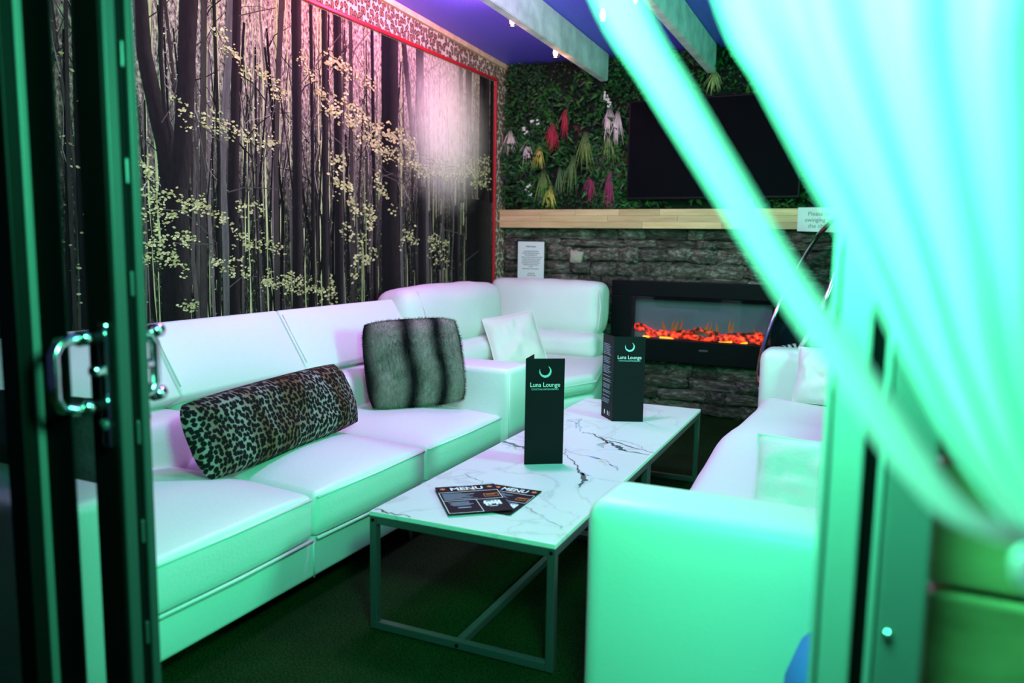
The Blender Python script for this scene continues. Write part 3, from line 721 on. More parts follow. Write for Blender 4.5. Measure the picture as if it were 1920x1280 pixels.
# ------------------------------------------------------------------ left sofa
def piping(pts, parent, r=.0045, m=None): return MB().tube(pts, r, 6).build('piping', m or leather, parent, smooth=True)
sofa = thing('leather_sofa', 'long white leather sofa with padded headrests along the forest mural', 'sofa', (-2.1, 2.3, 0))
MB().rbox((-2.115, 2.315, .148), (.475, 1.265, .068), .018, (6, 10, 2)).build('base', leather, sofa, smooth=True)
for yy in (1.956, 2.639):
    piping([(-1.637, yy, .085), (-1.6375, yy, .213)], sofa, .003)
for ya, yb in ((1.275, 1.953), (1.959, 2.636), (2.642, 3.322)):
    yc, hy = (ya + yb) / 2, (yb - ya) / 2
    c = MB().rbox((-1.965, yc, .291), (.335, hy, .075), .026, (10, 10, 3), (0, .006, 0),
        warp=lambda P: Vector((P.x + .010 * max(0, P.x / .335) * (1 - (P.y / .34) ** 2), P.y, P.z + (max(0, P.z) / .075) * (.058 * max(0, 1 - (abs(P.y) / .345) ** 2.6) ** .8 * max(0, min(1, (.335 - P.x) / .28)) ** .7)))).build('seat_cushion', leather, sofa, smooth=True)
    piping([(-1.630, ya + .012, .352), (-1.622, yc, .353), (-1.630, yb - .012, .352)], c)
    piping([(-1.630, ya + .008, .216), (-1.622, yc, .216), (-1.630, yb - .008, .216)], c, .006)
for ya, yb in ((1.275, 2.015), (2.019, 2.698), (2.702, 3.325)):
    MB().rbox((-2.37, (ya + yb) / 2, .462), (.16, (yb - ya) / 2, .108), .045, (4, 8, 4), (.025, 0, .01)).build('lumbar_cushion', leather, sofa, smooth=True)
tilt = Matrix.Rotation(-.58, 3, 'Y')
for ya, yb in ((1.10, 2.0165), (2.0175, 2.6995), (2.7005, 3.60)):
    hd = MB().rbox((-2.405, (ya + yb) / 2, .712), (.055, (yb - ya) / 2, .155), .014, (3, 8, 5), (.018, 0, 0), mx=tilt).build('headrest', leather, sofa, smooth=True)
    if yb < 3.5: piping([tilt @ Vector((.068, 0, -.12)) + Vector((-2.405, yb + .002, .712)), tilt @ Vector((.068, 0, .12)) + Vector((-2.405, yb + .002, .712))], hd, .003)
MB().rbox((-2.54, 2.33, .40), (.06, 1.25, .30), .03, (2, 8, 4)).build('back_panel', leather, sofa, smooth=True)
for ya, yb in ((3.328, 3.585), (1.045, 1.27)):
    ar = MB().rbox((-2.075, (ya + yb) / 2, .332), (.475, (yb - ya) / 2, .252), .028, (8, 3, 6), (0, .004, .006)).build('armrest', leather, sofa, smooth=True)
    piping([(-1.604, ya + .012, .09), (-1.604, ya + .012, .56)], ar, .003)
for x in (-1.66, -2.5):
    for y in (1.15, 2.56, 3.5): MB().tube([(x, y, 0), (x, y, .085)], .012, 10).build('leg', chrome, sofa, smooth=True)

# ------------------------------------------------------------------ corner sofa
corner = thing('corner_sofa', 'white leather corner sofa with puffy high back cushions under the wall notice', 'sofa', (-2.2, 4.4, 0))
poly = [(-2.60, 3.625), (-1.80, 3.625), (-1.535, 4.36), (-1.745, 5.20), (-2.60, 5.34)]
def shrink(p, d):
    cx = sum(a for a, b in p) / len(p); cy = sum(b for a, b in p) / len(p)
    return [(x + (cx - x) * d, y + (cy - y) * d) for x, y in p]
MB().prism(poly, .03, .30, .03).build('base', leather2, corner, smooth=True)
MB().prism(shrink(poly, -.005), .305, .425, .045, 4).build('seat_cushion', leather2, corner, smooth=True)
piping([(-1.80, 3.64, .375), (-1.532, 4.36, .375), (-1.740, 5.19, .375)], corner, .004, leather2)
def wrinkle(amp, sc, seed):
    def w(P):
        n = noise.noise(Vector((P.x * sc + seed, P.y * sc, P.z * sc))) + .5 * noise.noise(Vector((P.x * sc * 2.3, P.y * sc * 2.3 + seed, P.z * sc * 1.2)))
        return P + P.normalized() * n * amp
    return w
lean1 = Matrix.Rotation(-.14, 3, 'Y'); lean2 = Matrix.Rotation(-.14, 3, 'X')
MB().rbox((-2.46, 4.195, .735), (.125, .575, .175), .085, (5, 14, 8), (.03, .01, .02), mx=lean1, warp=wrinkle(.012, 6, 1)).build('back_cushion', leather2, corner, smooth=True)
MB().rbox((-2.40, 4.22, .50), (.14, .56, .085), .06, (5, 14, 5), (.03, 0, .01), warp=wrinkle(.010, 7, 2)).build('lumbar_cushion', leather2, corner, smooth=True)
MB().rbox((-2.205, 5.20, .735), (.435, .115, .185), .075, (14, 5, 8), (0, .03, .012), mx=lean2, warp=wrinkle(.012, 6, 3)).build('back_cushion', leather2, corner, smooth=True)
MB().rbox((-2.13, 5.12, .495), (.37, .14, .080), .055, (14, 5, 5), (0, .03, .01), warp=wrinkle(.012, 7, 4)).build('lumbar_cushion', leather2, corner, smooth=True)
MB().rbox((-2.44, 4.93, .53), (.15, .16, .12), .06, (5, 6, 6), (.02, .02, .02), warp=wrinkle(.012, 6, 5)).build('corner_bolster', leather2, corner, smooth=True)
piping([(-1.765, 5.06, .60), (-1.765, 5.09, .75), (-1.79, 5.12, .87)], corner, .004, leather2)
piping([lean1 @ Vector((.150, -.40, -.14)) + Vector((-2.46, 4.16, .735)), lean1 @ Vector((.158, -.42, 0)) + Vector((-2.46, 4.16, .735)), lean1 @ Vector((.12, -.43, .16)) + Vector((-2.46, 4.16, .735))], corner, .003, leather2)

# ------------------------------------------------------------------ right sofa
sofa2 = thing('fabric_sofa', 'white sofa on the right with broad arm towards the door and loose throw seat', 'sofa', (-.2, 3.0, 0))
MB().rbox((-.16, 1.735, .318), (.43, .11, .290), .045, (6, 3, 6), (0, .004, .004)).build('armrest', leather, sofa2, smooth=True)
MB().rbox((-.165, 4.27, .345), (.42, .10, .315), .055, (6, 3, 6), (0, .004, .004)).build('armrest', leather, sofa2, smooth=True)
MB().rbox((-.14, 3.03, .16), (.40, 1.20, .12), .03, (4, 8, 3)).build('base', leather, sofa2, smooth=True)
def throw(P):
    y = P.y; top = max(0, P.z / .075)
    dz = .012 * math.sin(y * 5.2 + .6) + .010 * noise.noise(Vector((P.x * 4, y * 4, 0)))
    dx = -.012 * math.sin(y * 4.1 + 1.0) + .012 * noise.noise(Vector((y * 3.5, 2, 0)))
    return Vector((P.x + dx, P.y, P.z + dz * top))
MB().rbox((-.22, 3.0, .350), (.35, 1.155, .075), .060, (8, 30, 3), (0, 0, .018), warp=throw).build('seat_throw', fabric, sofa2, smooth=True)
MB().rbox((.19, 3.03, .46), (.075, 1.19, .38), .05, (3, 10, 6), (.02, 0, 0)).build('backrest', leather, sofa2, smooth=True)
for x in (-.52, .18):
    for y in (1.73, 4.27): MB().tube([(x, y, 0), (x, y, .06)], .018, 10).build('leg', steel, sofa2, smooth=True)

# ------------------------------------------------------------------ pillows
def pillow_mesh(w, h, t, n=22, seed=0, amp=.006, ears=.04, colf=None, rc=0.0):
    mb = MB(); V = []; F = []; C = []
    for side in (1, -1):
        o = len(V)
        for i in range(n + 1):
            for j in range(n + 1):
                u, v = -1 + 2 * i / n, -1 + 2 * j / n
                prof = max(0, (1 - abs(u) ** 3.0)) ** .55 * max(0, (1 - abs(v) ** 3.0)) ** .55
                px = u * w / 2 * (1 - ears * (1 - v * v) * abs(u) ** 3); py = v * h / 2 * (1 - ears * (1 - u * u) * abs(v) ** 3)
                kk = 1 - rc * (u * u * v * v) ** 2; px *= kk; py *= kk
                nz = noise.noise(Vector((u * 2.2 + seed, v * 2.2, side))) * amp * prof * 2 + noise.noise(Vector((u * 5 + seed, v * 3, side))) * amp * prof
                V.append(Vector((px, py, side * (t / 2) * prof + nz)))
                if colf: C.append(colf(u, v))
        for i in range(n):
            for j in range(n):
                a = o + i * (n + 1) + j; q = (a, a + n + 1, a + n + 2, a + 1); F.append(q if side > 0 else q[::-1])
    mb.v = V; mb.f = F; mb.c = C
    return mb
def piped_edge(w, h, ears):
    pts = []
    for k in range(48):
        s = k / 12; e = int(s); q = (s - e) * 2 - 1
        u, v = ((q, -1), (1, q), (-q, 1), (-1, -q))[e]
        pts.append((u * w / 2 * (1 - ears * (1 - v * v) * abs(u) ** 3), v * h / 2 * (1 - ears * (1 - u * u) * abs(v) ** 3), 0))
    return pts
def place_pillow(name, label, bottom, xdir, ydir, w, h, t, material, seed=0, amp=.006, ears=.04, colf=None, seam=None, rc=0.0):
    R = basis(xdir, ydir); c = Vector(bottom) + R @ Vector((0, h / 2, 0))
    o = thing(name, label, 'pillow', c, R)
    pillow_mesh(w, h, t, 24, seed, amp, ears, colf, rc).build('cover', material, o, smooth=True, local=True)
    if seam: MB().tube(piped_edge(w, h, ears), .004, 6, closed=True).build('piping', seam, o, smooth=True, local=True)
    return o, R, c
leopard_fur = leopard_material('leopard_plush', 70, (1, .85, 1), 'XY', (0.30, 0.27, 0.24), (0.03, 0.02, 0.015), (0.004, 0.004, 0.006), .02, .42, .58, band=(0.50, 0.30, 0.16), rough=.9, distort=.3)
bolster, RB, cB = place_pillow('bolster_pillow', 'long leopard print bolster pillow on the left sofa', (-1.935, 2.215, .418), (-.04, 1, .03), (-.42, 0, .9), .86, .272, .165, leopard_fur, 3, .008, -.03, None, None, .05)
def fur_col(u, v):
    s = u + .03 * math.sin(v * 4)
    w = 1.0
    for cdk, wd in ((-1.02, .20), (-.17, .20), (.46, .18), (1.05, .14)): w = min(w, max(0, min(1, (abs(s - cdk) / wd - .25) / .9)))
    n = .85 + .3 * random.random()
    return tuple((a + (b - a) * w) * n for a, b in zip((0.006, 0.006, 0.007), (0.21, 0.19, 0.165)))
fur_mat = attr_mat('striped_fur', .9, 0.3, (120, 40, 120), .1)
def add_fur(o, w, h, t, ears, colf, count, length, seed, rc=.07):
    r = random.Random(seed); mb = MB(); 
    for k in range(count):
        u, v = r.uniform(-1, 1), r.uniform(-1, 1)
        if k % 5 == 0:
            if r.random() < .5: u = r.choice((-1, 1)) * r.uniform(.97, 1)
            else: v = r.choice((-1, 1)) * r.uniform(.97, 1)
        prof = max(0, (1 - abs(u) ** 3.0)) ** .55 * max(0, (1 - abs(v) ** 3.0)) ** .55
        side = 1 if r.random() < .8 else -1
        P = Vector((u * w / 2 * (1 - ears * (1 - v * v) * abs(u) ** 3), v * h / 2 * (1 - ears * (1 - u * u) * abs(v) ** 3), side * t / 2 * prof)); kk = 1 - rc * (u * u * v * v) ** 2; P.x *= kk; P.y *= kk
        d = Vector((u * .9 * abs(u) ** 4 + r.uniform(-.35, .35), v * .9 * abs(v) ** 4 - .5 + r.uniform(-.35, .35), side * (.35 + .5 * prof))).normalized() * length * r.uniform(.6, 1.2)
        s = Vector((-d.y, d.x, 0)); s = (s.normalized() if s.length else Vector((1, 0, 0))) * .0011
        c = colf(u, v); mb.add([P - s, P + s, P + d], [(0, 1, 2)], c)
    mb.build('fur', fur_mat, o, local=True, kind='stuff')
fp, R_, c_ = place_pillow('fur_pillow', 'square grey and black striped fur pillow by the sofa arm', (-1.925, 3.055, .425), (.66, .75, .03), (-.24, .20, 1), .465, .41, .15, fur_mat, 8, .008, -.02, fur_col, None, .07)
add_fur(fp, .45, .395, .145, -.02, fur_col, 10000, .020, 4)
cream = mat('cream_leather_cushion', (0.74, 0.70, 0.66), .6, bump=.12, bscale=25)
place_pillow('square_cushion', 'small cream square cushion leaning in the corner sofa', (-2.035, 4.42, .425), (.69, .70, .16), (-.50, .20, 1), .345, .345, .11, cream, 5, .010, .05, None, cream)
dark_fur = mat('dark_grey_fur', (0.045, 0.040, 0.045), .95, bump=.5, bscale=80, vary=.4, vscale=20)
place_pillow('dark_pillow', 'dark grey pillow seen through the sliding door glass', (-1.99, 1.365, .425), (1, .12, 0), (0, -.22, 1), .42, .36, .14, dark_fur, 9, .006, .02)
place_pillow('white_pillow', 'white square pillow near the door end of the right sofa', (-.145, 2.16, .435), (.93, -.22, .05), (.10, .25, 1), .34, .24, .12, fabric, 12, .008, .05, None, fabric)
place_pillow('white_pillow', 'white pillow leaning on the far arm of the right sofa', (-.235, 4.00, .430), (.9, -.35, .06), (.05, .28, 1), .36, .28, .13, fabric, 14, .012, .05, None, fabric)

# ------------------------------------------------------------------ coffee tables
def marble_material():
    m, nt, b = new_mat('white_marble_top')
    tc = N(nt, 'ShaderNodeTexCoord'); nz = N(nt, 'ShaderNodeTexNoise'); nz.inputs['Scale'].default_value = 2.2; nz.inputs['Detail'].default_value = 8; nz.inputs['Distortion'].default_value = 1.2
    oi = N(nt, 'ShaderNodeObjectInfo'); ad = N(nt, 'ShaderNodeVectorMath', operation='ADD'); L(nt, tc.outputs['Object'], ad.inputs[0]); L(nt, oi.outputs['Location'], ad.inputs[1])
    L(nt, ad.outputs[0], nz.inputs['Vector'])
    r = N(nt, 'ShaderNodeValToRGB'); e = r.color_ramp.elements; e[0].position = .485; e[0].color = (.80, .80, .80, 1); e[1].position = .52; e[1].color = (.80, .80, .80, 1)
    x = e.new(.502); x.color = (.66, .66, .67, 1)
    L(nt, nz.outputs['Fac'], r.inputs['Fac']); L(nt, r.outputs['Color'], b.inputs['Base Color']); b.inputs['Roughness'].default_value = .30
    return m
marble = marble_material()
vein_mat = attr_mat('grey_marble_vein', .3, .3, (60, 60, 60), .4)
TROT = 0.0212; TX, TY, TZ = -0.7686, 1.9031, 0.3744
def tloc(a, b, z=0):
    c, s = math.cos(TROT), math.sin(TROT); return Vector((TX + a*c - b*s, TY + a*s + b*c, z))
RZ = Matrix.Rotation(TROT, 3, 'Z')
def coffee_table(label, b0, ln, first):
    o = thing('coffee_table', label, 'table', tloc(-.3, b0 + ln / 2, 0), RZ, 'marble coffee tables')
    hx, hy = .30, ln / 2
    top = MB().bbox((-hx, -hy, .360), (hx, hy, TZ), .002).build('marble_top', marble, o, local=True)
    t = .024
    for sx in (-1, 1):
        for sy in (-1, 1):
            MB().bbox((sx*hx - (t if sx > 0 else 0), sy*hy - (t if sy > 0 else 0), .004), (sx*hx + (0 if sx > 0 else t), sy*hy + (0 if sy > 0 else t), .360), .002).build('leg', steel, o, local=True)
    for sy in (-1, 1):
        ya = sy*hy - (t if sy > 0 else 0)
        for z0 in (.336, .004):
            MB().bbox((-hx + t, ya, z0), (hx - t, ya + t, z0 + t), .002).build('rail', steel, o, local=True)
    for sx in (-1, 1):
        xa = sx*hx - (t if sx > 0 else 0)
        MB().bbox((xa, -hy + t, .336), (xa + t, hy - t, .360), .002).build('rail', steel, o, local=True)
    MB().bbox((-t/2, -hy + t, .004), (t/2, hy - t, .004 + t), .002).build('floor_bar', steel, o, local=True)
    for x, z in ((-hx + .012, .348), (hx - .012, .348), (0, .016)):
        MB().lathe([(.0055, 0), (.0055, .002), (.003, .003)], (x, -hy, z), 10, Matrix.Rotation(PI/2, 3, 'X')).build('bolt', seal_black, o, local=True)
    return o, top
t1, top1 = coffee_table('marble topped coffee table nearer the door, with flyers lying on it', 0.0, .9925, True)
t2, top2 = coffee_table('marble topped coffee table nearer the fireplace', .9965, .9925, False)
def vein(top_o, tob, pts, widths, c=(.10, .11, .13)):
    """thin grey vein printed in the top; pts in world xy"""
    inv = WORLD[tob.name].inverted(); mb = MB(); P = []
    fine = []
    r = random.Random(int(pts[0][0] * 1000))
    for i in range(len(pts) - 1):
        for k in range(5): 
            t = k / 5; fine.append((pts[i][0] + (pts[i+1][0]-pts[i][0])*t + r.gauss(0, .004), pts[i][1] + (pts[i+1][1]-pts[i][1])*t + r.gauss(0, .006), widths[i] + (widths[i+1]-widths[i])*t))
    fine.append((*pts[-1], widths[-1]))
    V = []; F = []
    for i, (x, y, w) in enumerate(fine):
        a, b = fine[max(0, i-1)], fine[min(len(fine)-1, i+1)]; t = Vector((b[0]-a[0], b[1]-a[1])).normalized(); w *= r.uniform(.5, 1.5)
        for s in (-.5, .5):
            q = inv @ Vector((x + -t.y*w*s, y + t.x*w*s, TZ)); V.append((min(.298, max(-.298, q.x)), min(.494, max(-.494, q.y)), TZ + .0003))
    F = [(2*i, 2*i+1, 2*i+3, 2*i+2) for i in range(len(fine)-1)]
    C = [tuple(min(.8, x * r.uniform(.7, 2.6)) for x in c) for v in V]
    mb.v = V; mb.f = F; mb.c = C
    mb.build('vein', vein_mat, top_o, local=True)
G1, G2 = (.07, .075, .085), (.28, .29, .32)
vein(top2, t2, [(-1.155,3.14),(-1.10,3.125),(-1.025,3.06),(-.973,3.01),(-.936,2.965),(-.90,2.935),(-.80,2.925)], [.004,.010,.012,.016,.024,.012,.006], G1)
vein(top2, t2, [(-1.10,3.125),(-1.0,3.10),(-.90,3.06),(-.83,2.99)], [.004,.006,.004,.003], G2)
vein(top2, t2, [(-1.025,3.06),(-.95,3.04),(-.86,2.985),(-.79,2.97)], [.006,.010,.006,.004], G1)
vein(top2, t2, [(-1.00,3.03),(-1.02,2.985),(-.99,2.94)], [.020,.022,.008], G2)
vein(top2, t2, [(-1.297,3.33),(-1.255,3.39),(-1.235,3.30),(-1.208,3.234),(-1.16,3.15)], [.004,.010,.008,.005,.003], G2)
vein(top2, t2, [(-1.30,3.33),(-1.25,3.31),(-1.21,3.20)], [.012,.010,.004], G2)
vein(top2, t2, [(-1.36,3.80),(-1.25,3.72),(-1.17,3.63)], [.003,.004,.002], G2)
vein(top2, t2, [(-.98,3.47),(-.93,3.43),(-.88,3.36)], [.003,.004,.002], G2)
vein(top1, t1, [(-1.12,2.86),(-1.093,2.786),(-1.006,2.664),(-.949,2.578),(-.907,2.493),(-.891,2.40)], [.003,.004,.005,.012,.016,.003], G1)
vein(top1, t1, [(-.949,2.578),(-.925,2.545),(-.90,2.55)], [.010,.016,.004], G2)
vein(top1, t1, [(-1.20,2.86),(-1.05,2.80),(-.93,2.77),(-.84,2.66)], [.003,.004,.006,.004], G2)
vein(top1, t1, [(-.98,2.79),(-.90,2.72),(-.85,2.70)], [.014,.020,.008], (.45, .46, .48))
vein(top1, t1, [(-1.385,2.84),(-1.31,2.80),(-1.24,2.77),(-1.20,2.74)], [.020,.016,.010,.004], G1)
vein(top1, t1, [(-1.375,2.80),(-1.30,2.76),(-1.24,2.745)], [.008,.006,.003], G2)
vein(top1, t1, [(-.99,2.155),(-.945,2.13),(-.904,2.098),(-.835,2.058),(-.79,2.015)], [.005,.007,.004,.006,.006], G2)
vein(top1, t1, [(-1.31,2.37),(-1.249,2.328),(-1.199,2.30),(-1.13,2.303),(-1.08,2.28)], [.003,.006,.005,.004,.003], G2)
vein(top1, t1, [(-1.36,1.915),(-1.33,1.91),(-1.28,1.905),(-1.23,1.90)], [.008,.010,.006,.004], (.05, .055, .07))

# ------------------------------------------------------------------ folded menu stands
def panel_child(mb, name, m, par, **kw): return mb.build(name, m, par, local=True, **kw)
def logo(par, w, top, zoff):
    # crescent moon, name and strapline on a panel lying in its local xy plane, y up, z outward
    mb = MB(); V = []; F = []; R = w * .155; cy = top - w * .33
    n = 40; a0 = math.radians(-205); a1 = math.radians(62)
    for i in range(n + 1):
        t = i / n; a = a0 + (a1 - a0) * t; th = R * .34 * math.sin(PI * t) ** .8 + .0004
        V += [(R*math.cos(a), cy + R*math.sin(a), zoff), ((R - th)*math.cos(a), cy + (R - th)*math.sin(a), zoff)]
    for i in range(n): F.append((2*i, 2*i+2, 2*i+3, 2*i+1))
    mb.add(V, F)
    for i in range(9):
        a = math.radians(-100 + 14*i); mb.add([((R*1.04 + dx)*math.cos(a + da), cy + (R*1.04 + dx)*math.sin(a + da), zoff) for dx, da in ((0,0),(w*.012,.03),(0,.06))], [(0,1,2)])
    mb.build('moon_emblem', moon_ink, par, local=True)
    m2 = MB(); put_text(m2, 'Luna Lounge', w * .165, (0, top - w * .675, zoff), sx=.92); m2.build('lettering', white_ink, par, local=True)
    m3 = MB(); put_text(m3, 'COCKTAILS\u2022BITES\u2022DRINKS', w * .062, (0, top - w * .79, zoff), sx=.95); m3.build('lettering', moon_ink, par, local=True)
def menu_stand(label, p0, p1, p2, h, lines):
    """two panels folded at p1: p0-p1 side panel, p1-p2 front panel, standing on the table"""
    z = TZ + .0006
    o = thing('menu_stand', label, 'menu', (p1[0], p1[1], z), None, 'folded menu stands')
    for a, b, front in ((p0, p1, False), (p1, p2, True)):
        a = Vector((*a, z)); b = Vector((*b, z)); R = basis(b - a, (0, 0, 1)); w = (b - a).length
        loc = (a + b) / 2 - Vector((p1[0], p1[1], z))
        pn = MB().box((-w/2, 0, -.0006), (w/2, h, .0006)).build('panel', card_black, o, local=True)
        pn.matrix_local = Matrix.Translation(loc) @ R.to_4x4(); WORLD[pn.name] = WORLD[o.name] @ pn.matrix_local
        if front: logo(pn, w, h, .0011)
        elif lines:
            mb = MB(); r = random.Random(2); y = h - .03
            while y > .06:
                if r.random() < .88: mb.add([(x, yy, .0011) for x, yy in ((-w*.42, y), (-w*.42 + w*r.uniform(.45, .8), y), (-w*.42 + w*.6, y + .0035), (-w*.42, y + .0035))], [(0,1,2,3)])
                y -= .0078
            mb.build('menu_lines', pale_ink, pn, local=True, kind='stuff')
            mb = MB()
            for x0, ww in ((-.030, .010), (.006, .009), (.026, .006)): mb.add([(x0, .018, .0011), (x0 + ww, .018, .0011), (x0 + ww, .038, .0011), (x0, .038, .0011)], [(0,1,2,3)])
            mb.build('small_icons', white_ink, pn, local=True, kind='stuff')
    return o
menu_stand('tall black folded menu stand with white logo, nearer the flyers', (-1.190, 2.690), (-1.168, 2.568), (-1.048, 2.646), .392, False)
menu_stand('tall black folded menu stand with list on its side, nearer the fireplace', (-1.199, 3.510), (-1.113, 3.412), (-.984, 3.469), .392, True)

# ------------------------------------------------------------------ flyers
def flyer(label, corners, z):
    (tl, tr, bl) = [Vector((*c, 0)) for c in corners]
    x = (tr - tl); y = (tl - bl); w, h = x.length, y.length
    R = basis(x, y); o = thing('flyer', label, 'flyer', ((tr + bl) / 2) + Vector((0, 0, z)), R, 'printed flyers')
    sh = MB(); n = 10; V = []; F = []
    bend = lambda u, v: .0025 * (v - .0) ** 2 + .004 * max(0, u - .5) ** 2
    for zz in (0, .0007):
        for i in range(n + 1):
            for j in range(n + 1):
                u, v = -1 + 2*i/n, -1 + 2*j/n; V.append((u*w/2, v*h/2, zz + bend(u, v)))
    m_ = (n + 1) ** 2
    for i in range(n):
        for j in range(n):
            a = i*(n+1)+j; F.append((a + m_, a+n+1 + m_, a+n+2 + m_, a+1 + m_)); F.append((a+1, a+n+2, a+n+1, a))
    sh.add(V, F); sheet = sh.build('sheet', card_black, o, local=True)
    zt = .0012
    def Z(u, v): return zt + bend(u, v)
    def quad(mb, u0, u1, v0, v1):
        k = 6; 
        for s in range(k):
            ua, ub = u0 + (u1-u0)*s/k, u0 + (u1-u0)*(s+1)/k
            mb.add([(ua*w/2, v0*h/2, Z(ua, v0)), (ub*w/2, v0*h/2, Z(ub, v0)), (ub*w/2, v1*h/2, Z(ub, v1)), (ua*w/2, v1*h/2, Z(ua, v1))], [(0,1,2,3)])
    t = MB(); put_text(t, 'MENU', .040, (0, .76*h/2, zt + .0022), bold=.0012, sx=w/.20); t.build('lettering', white_ink, o, local=True)
    mb = MB(); quad(mb, -.30, .30, .64, .68); 
    for cx in (-.78, .78):
        V = [(cx*w/2 + .011*math.cos(a)*(1 if k % 2 else .6), .82*h/2 + .012*math.sin(a)*(1 if k % 2 else .6), Z(cx, .82)) for k, a in enumerate([PI*q/6 for q in range(12)])]; mb.add(V, [tuple(range(12))])
    for a in ((.42,.90,.12,.145),(.42,.90,.30,.325),(.42,.44,.12,.325),(.88,.90,.12,.325),(.50,.80,.235,.27)): quad(mb, *a)
    mb.build('orange_print', orange_ink, o, local=True, kind='stuff')
    mb = MB()
    for a in ((-.97,.97,.555,.575),(-.97,.97,-.06,-.04),(-.97,-.95,-.95,.575),(.95,.97,-.06,.575),(-.97,.10,-.97,-.95),(.08,.10,-.95,-.06)): quad(mb, *a)
    r = random.Random(6)
    for k in range(5):   # the glass and bottle cluster
        u = .28 + k*.11; quad(mb, u, u + .085, -.45 - .15*r.random(), -.28 + .1*r.random())
    quad(mb, .25, .80, -.42, -.30); quad(mb, .38, .62, -.62, -.58)
    mb.build('white_print', white_ink, o, local=True, kind='stuff')
    mb = MB()
    for row in range(9):
        v = .46 - row*.052; quad(mb, -.88, r.uniform(-.45, .32), v - .018, v + .006)
    for row in range(4):
        v = -.18 - row*.075; quad(mb, -.85 + r.uniform(0, .15), -.05 - r.uniform(0, .15), v - .025, v + .01)
    quad(mb, -.6, -.2, -.62, -.55); quad(mb, -.28, .28, .955, .985); quad(mb, .32, .74, -.2, -.16)
    mb.build('small_print', pale_ink, o, local=True, kind='stuff')
    return o
flyer('black MENU flyer with orange icons lying partly under the other flyer', ((-1.172, 2.292), (-1.005, 2.297), (-1.115, 2.045)), TZ + .0006)
flyer('black MENU flyer with orange icons lying on top, nearest the left sofa', ((-1.304, 2.149), (-1.151, 2.277), (-1.125, 1.956)), TZ + .0062)

# ------------------------------------------------------------------ mantel shelf
mantel = thing('mantel_shelf', 'long oak mantel shelf over the fireplace', 'shelf', (-1.0, 5.42, 1.294))
MB().box((-2.66, 5.374, 1.294), (.75, YB - .002, 1.424)).build('shelf_core', oak, mantel)
xs = [-2.675, -2.30, -1.92, -1.45, -1.37, -1.01, -.62, -.10, .35, .76]
for row, (z0, z1, off) in enumerate(((1.294, 1.337, .0), (1.338, 1.381, .17), (1.382, 1.425, -.12))):
    xx = -2.677; r = random.Random(row + 20)
    while xx < .75:
        x2 = min(.76, xx + r.uniform(.28, .62)); MB().bbox((xx, 5.360, z0), (x2 - .0012, 5.374, z1), .0008).build('stave', oak, mantel); xx = x2

# ------------------------------------------------------------------ electric fireplace
fire = thing('electric_fireplace', 'black wall-hung electric fireplace with glowing red logs', 'fireplace', (-1.165, 5.42, .372))
fx0, fx1, fz0, fz1, fy = -1.792, -.54, .372, .932, 5.395
gx0, gx1, gz0, gz1 = -1.640, -.69, .530, .825
for a, b in (((fx0, fy, gz1), (fx1, YB - .02, fz1)), ((fx0, fy, fz0), (fx1, YB - .02, gz0)), ((fx0, fy, gz0), (gx0, YB - .02, gz1)), ((gx1, fy, gz0), (fx1, YB - .02, gz1))):
    MB().bbox(a, b, .005).build('frame_panel', plastic_black, fire)
MB().box((gx0, YB - .024, gz0), (gx1, YB - .016, gz1)).build('back_screen', mat('firebox_back', (.16, .17, .22), .35), fire)
for a, b in (((gx0, fy + .006, gz1 - .022), (gx1, fy + .03, gz1)), ((gx0, fy + .006, gz0), (gx0 + .018, fy + .03, gz1 - .022))):
    MB().box(a, b).build('inner_lip', seal_black, fire)
MB().box((gx0 + .001, fy + .003, gz0 + .001), (gx1 - .001, fy + .005, gz1 - .001)).build('glass_front', clear_glass, fire)
def ember_material(name, strength, thr):
    m, nt, b = new_mat(name); tc = N(nt, 'ShaderNodeTexCoord'); nz = N(nt, 'ShaderNodeTexNoise'); nz.inputs['Scale'].default_value = 38; nz.inputs['Detail'].default_value = 5
    L(nt, tc.outputs['Object'], nz.inputs['Vector']); r = N(nt, 'ShaderNodeValToRGB'); e = r.color_ramp.elements
    e[0].position = thr; e[0].color = (.012, .002, .001, 1); e[1].position = .72; e[1].color = (1, .16, .02, 1); x = e.new(.54); x.color = (.85, .02, .006, 1)
    L(nt, nz.outputs['Fac'], r.inputs['Fac']); L(nt, r.outputs['Color'], b.inputs['Emission Color']); b.inputs['Emission Strength'].default_value = strength
    b.inputs['Base Color'].default_value = (.03, .01, .008, 1); b.inputs['Roughness'].default_value = .8
    return m
ember = ember_material('glowing_log', 2.0, .40); char = ember_material('charred_log', .9, .50)
def log(x0, z0, x1, z1, r, m, y=5.432):
    pts = []; n = 9; rr = []
    for i in range(n):
        t = i / (n - 1); pts.append((x0 + (x1-x0)*t, y + .006*math.sin(5*t), z0 + (z1-z0)*t + .006*math.sin(7*t + x0*9))); rr.append(r * (1 + .18*math.sin(9*t + x0*20)) * (.8 if i in (0, n-1) else 1))
    MB().tube(pts, rr, 10).build('log', m, fire, smooth=True)
log(-1.628, .615, -1.50, .575, .024, ember); log(-1.52, .562, -1.28, .567, .022, ember); log(-1.36, .560, -1.16, .610, .018, char, 5.428)
log(-1.18, .612, -1.02, .575, .013, char, 5.436); log(-1.08, .570, -.86, .562, .022, ember); log(-.98, .590, -.84, .596, .009, char, 5.428)
log(-.84, .575, -.72, .565, .022, ember); log(-.79, .598, -.74, .578, .016, ember, 5.44); log(-1.30, .553, -.95, .552, .016, ember, 5.422); log(-.93, .553, -.72, .553, .014, ember, 5.420)
bed = mat('ember_glow', (.02, .004, 0), .8, emit=(1, .38, .03), estr=2.6)
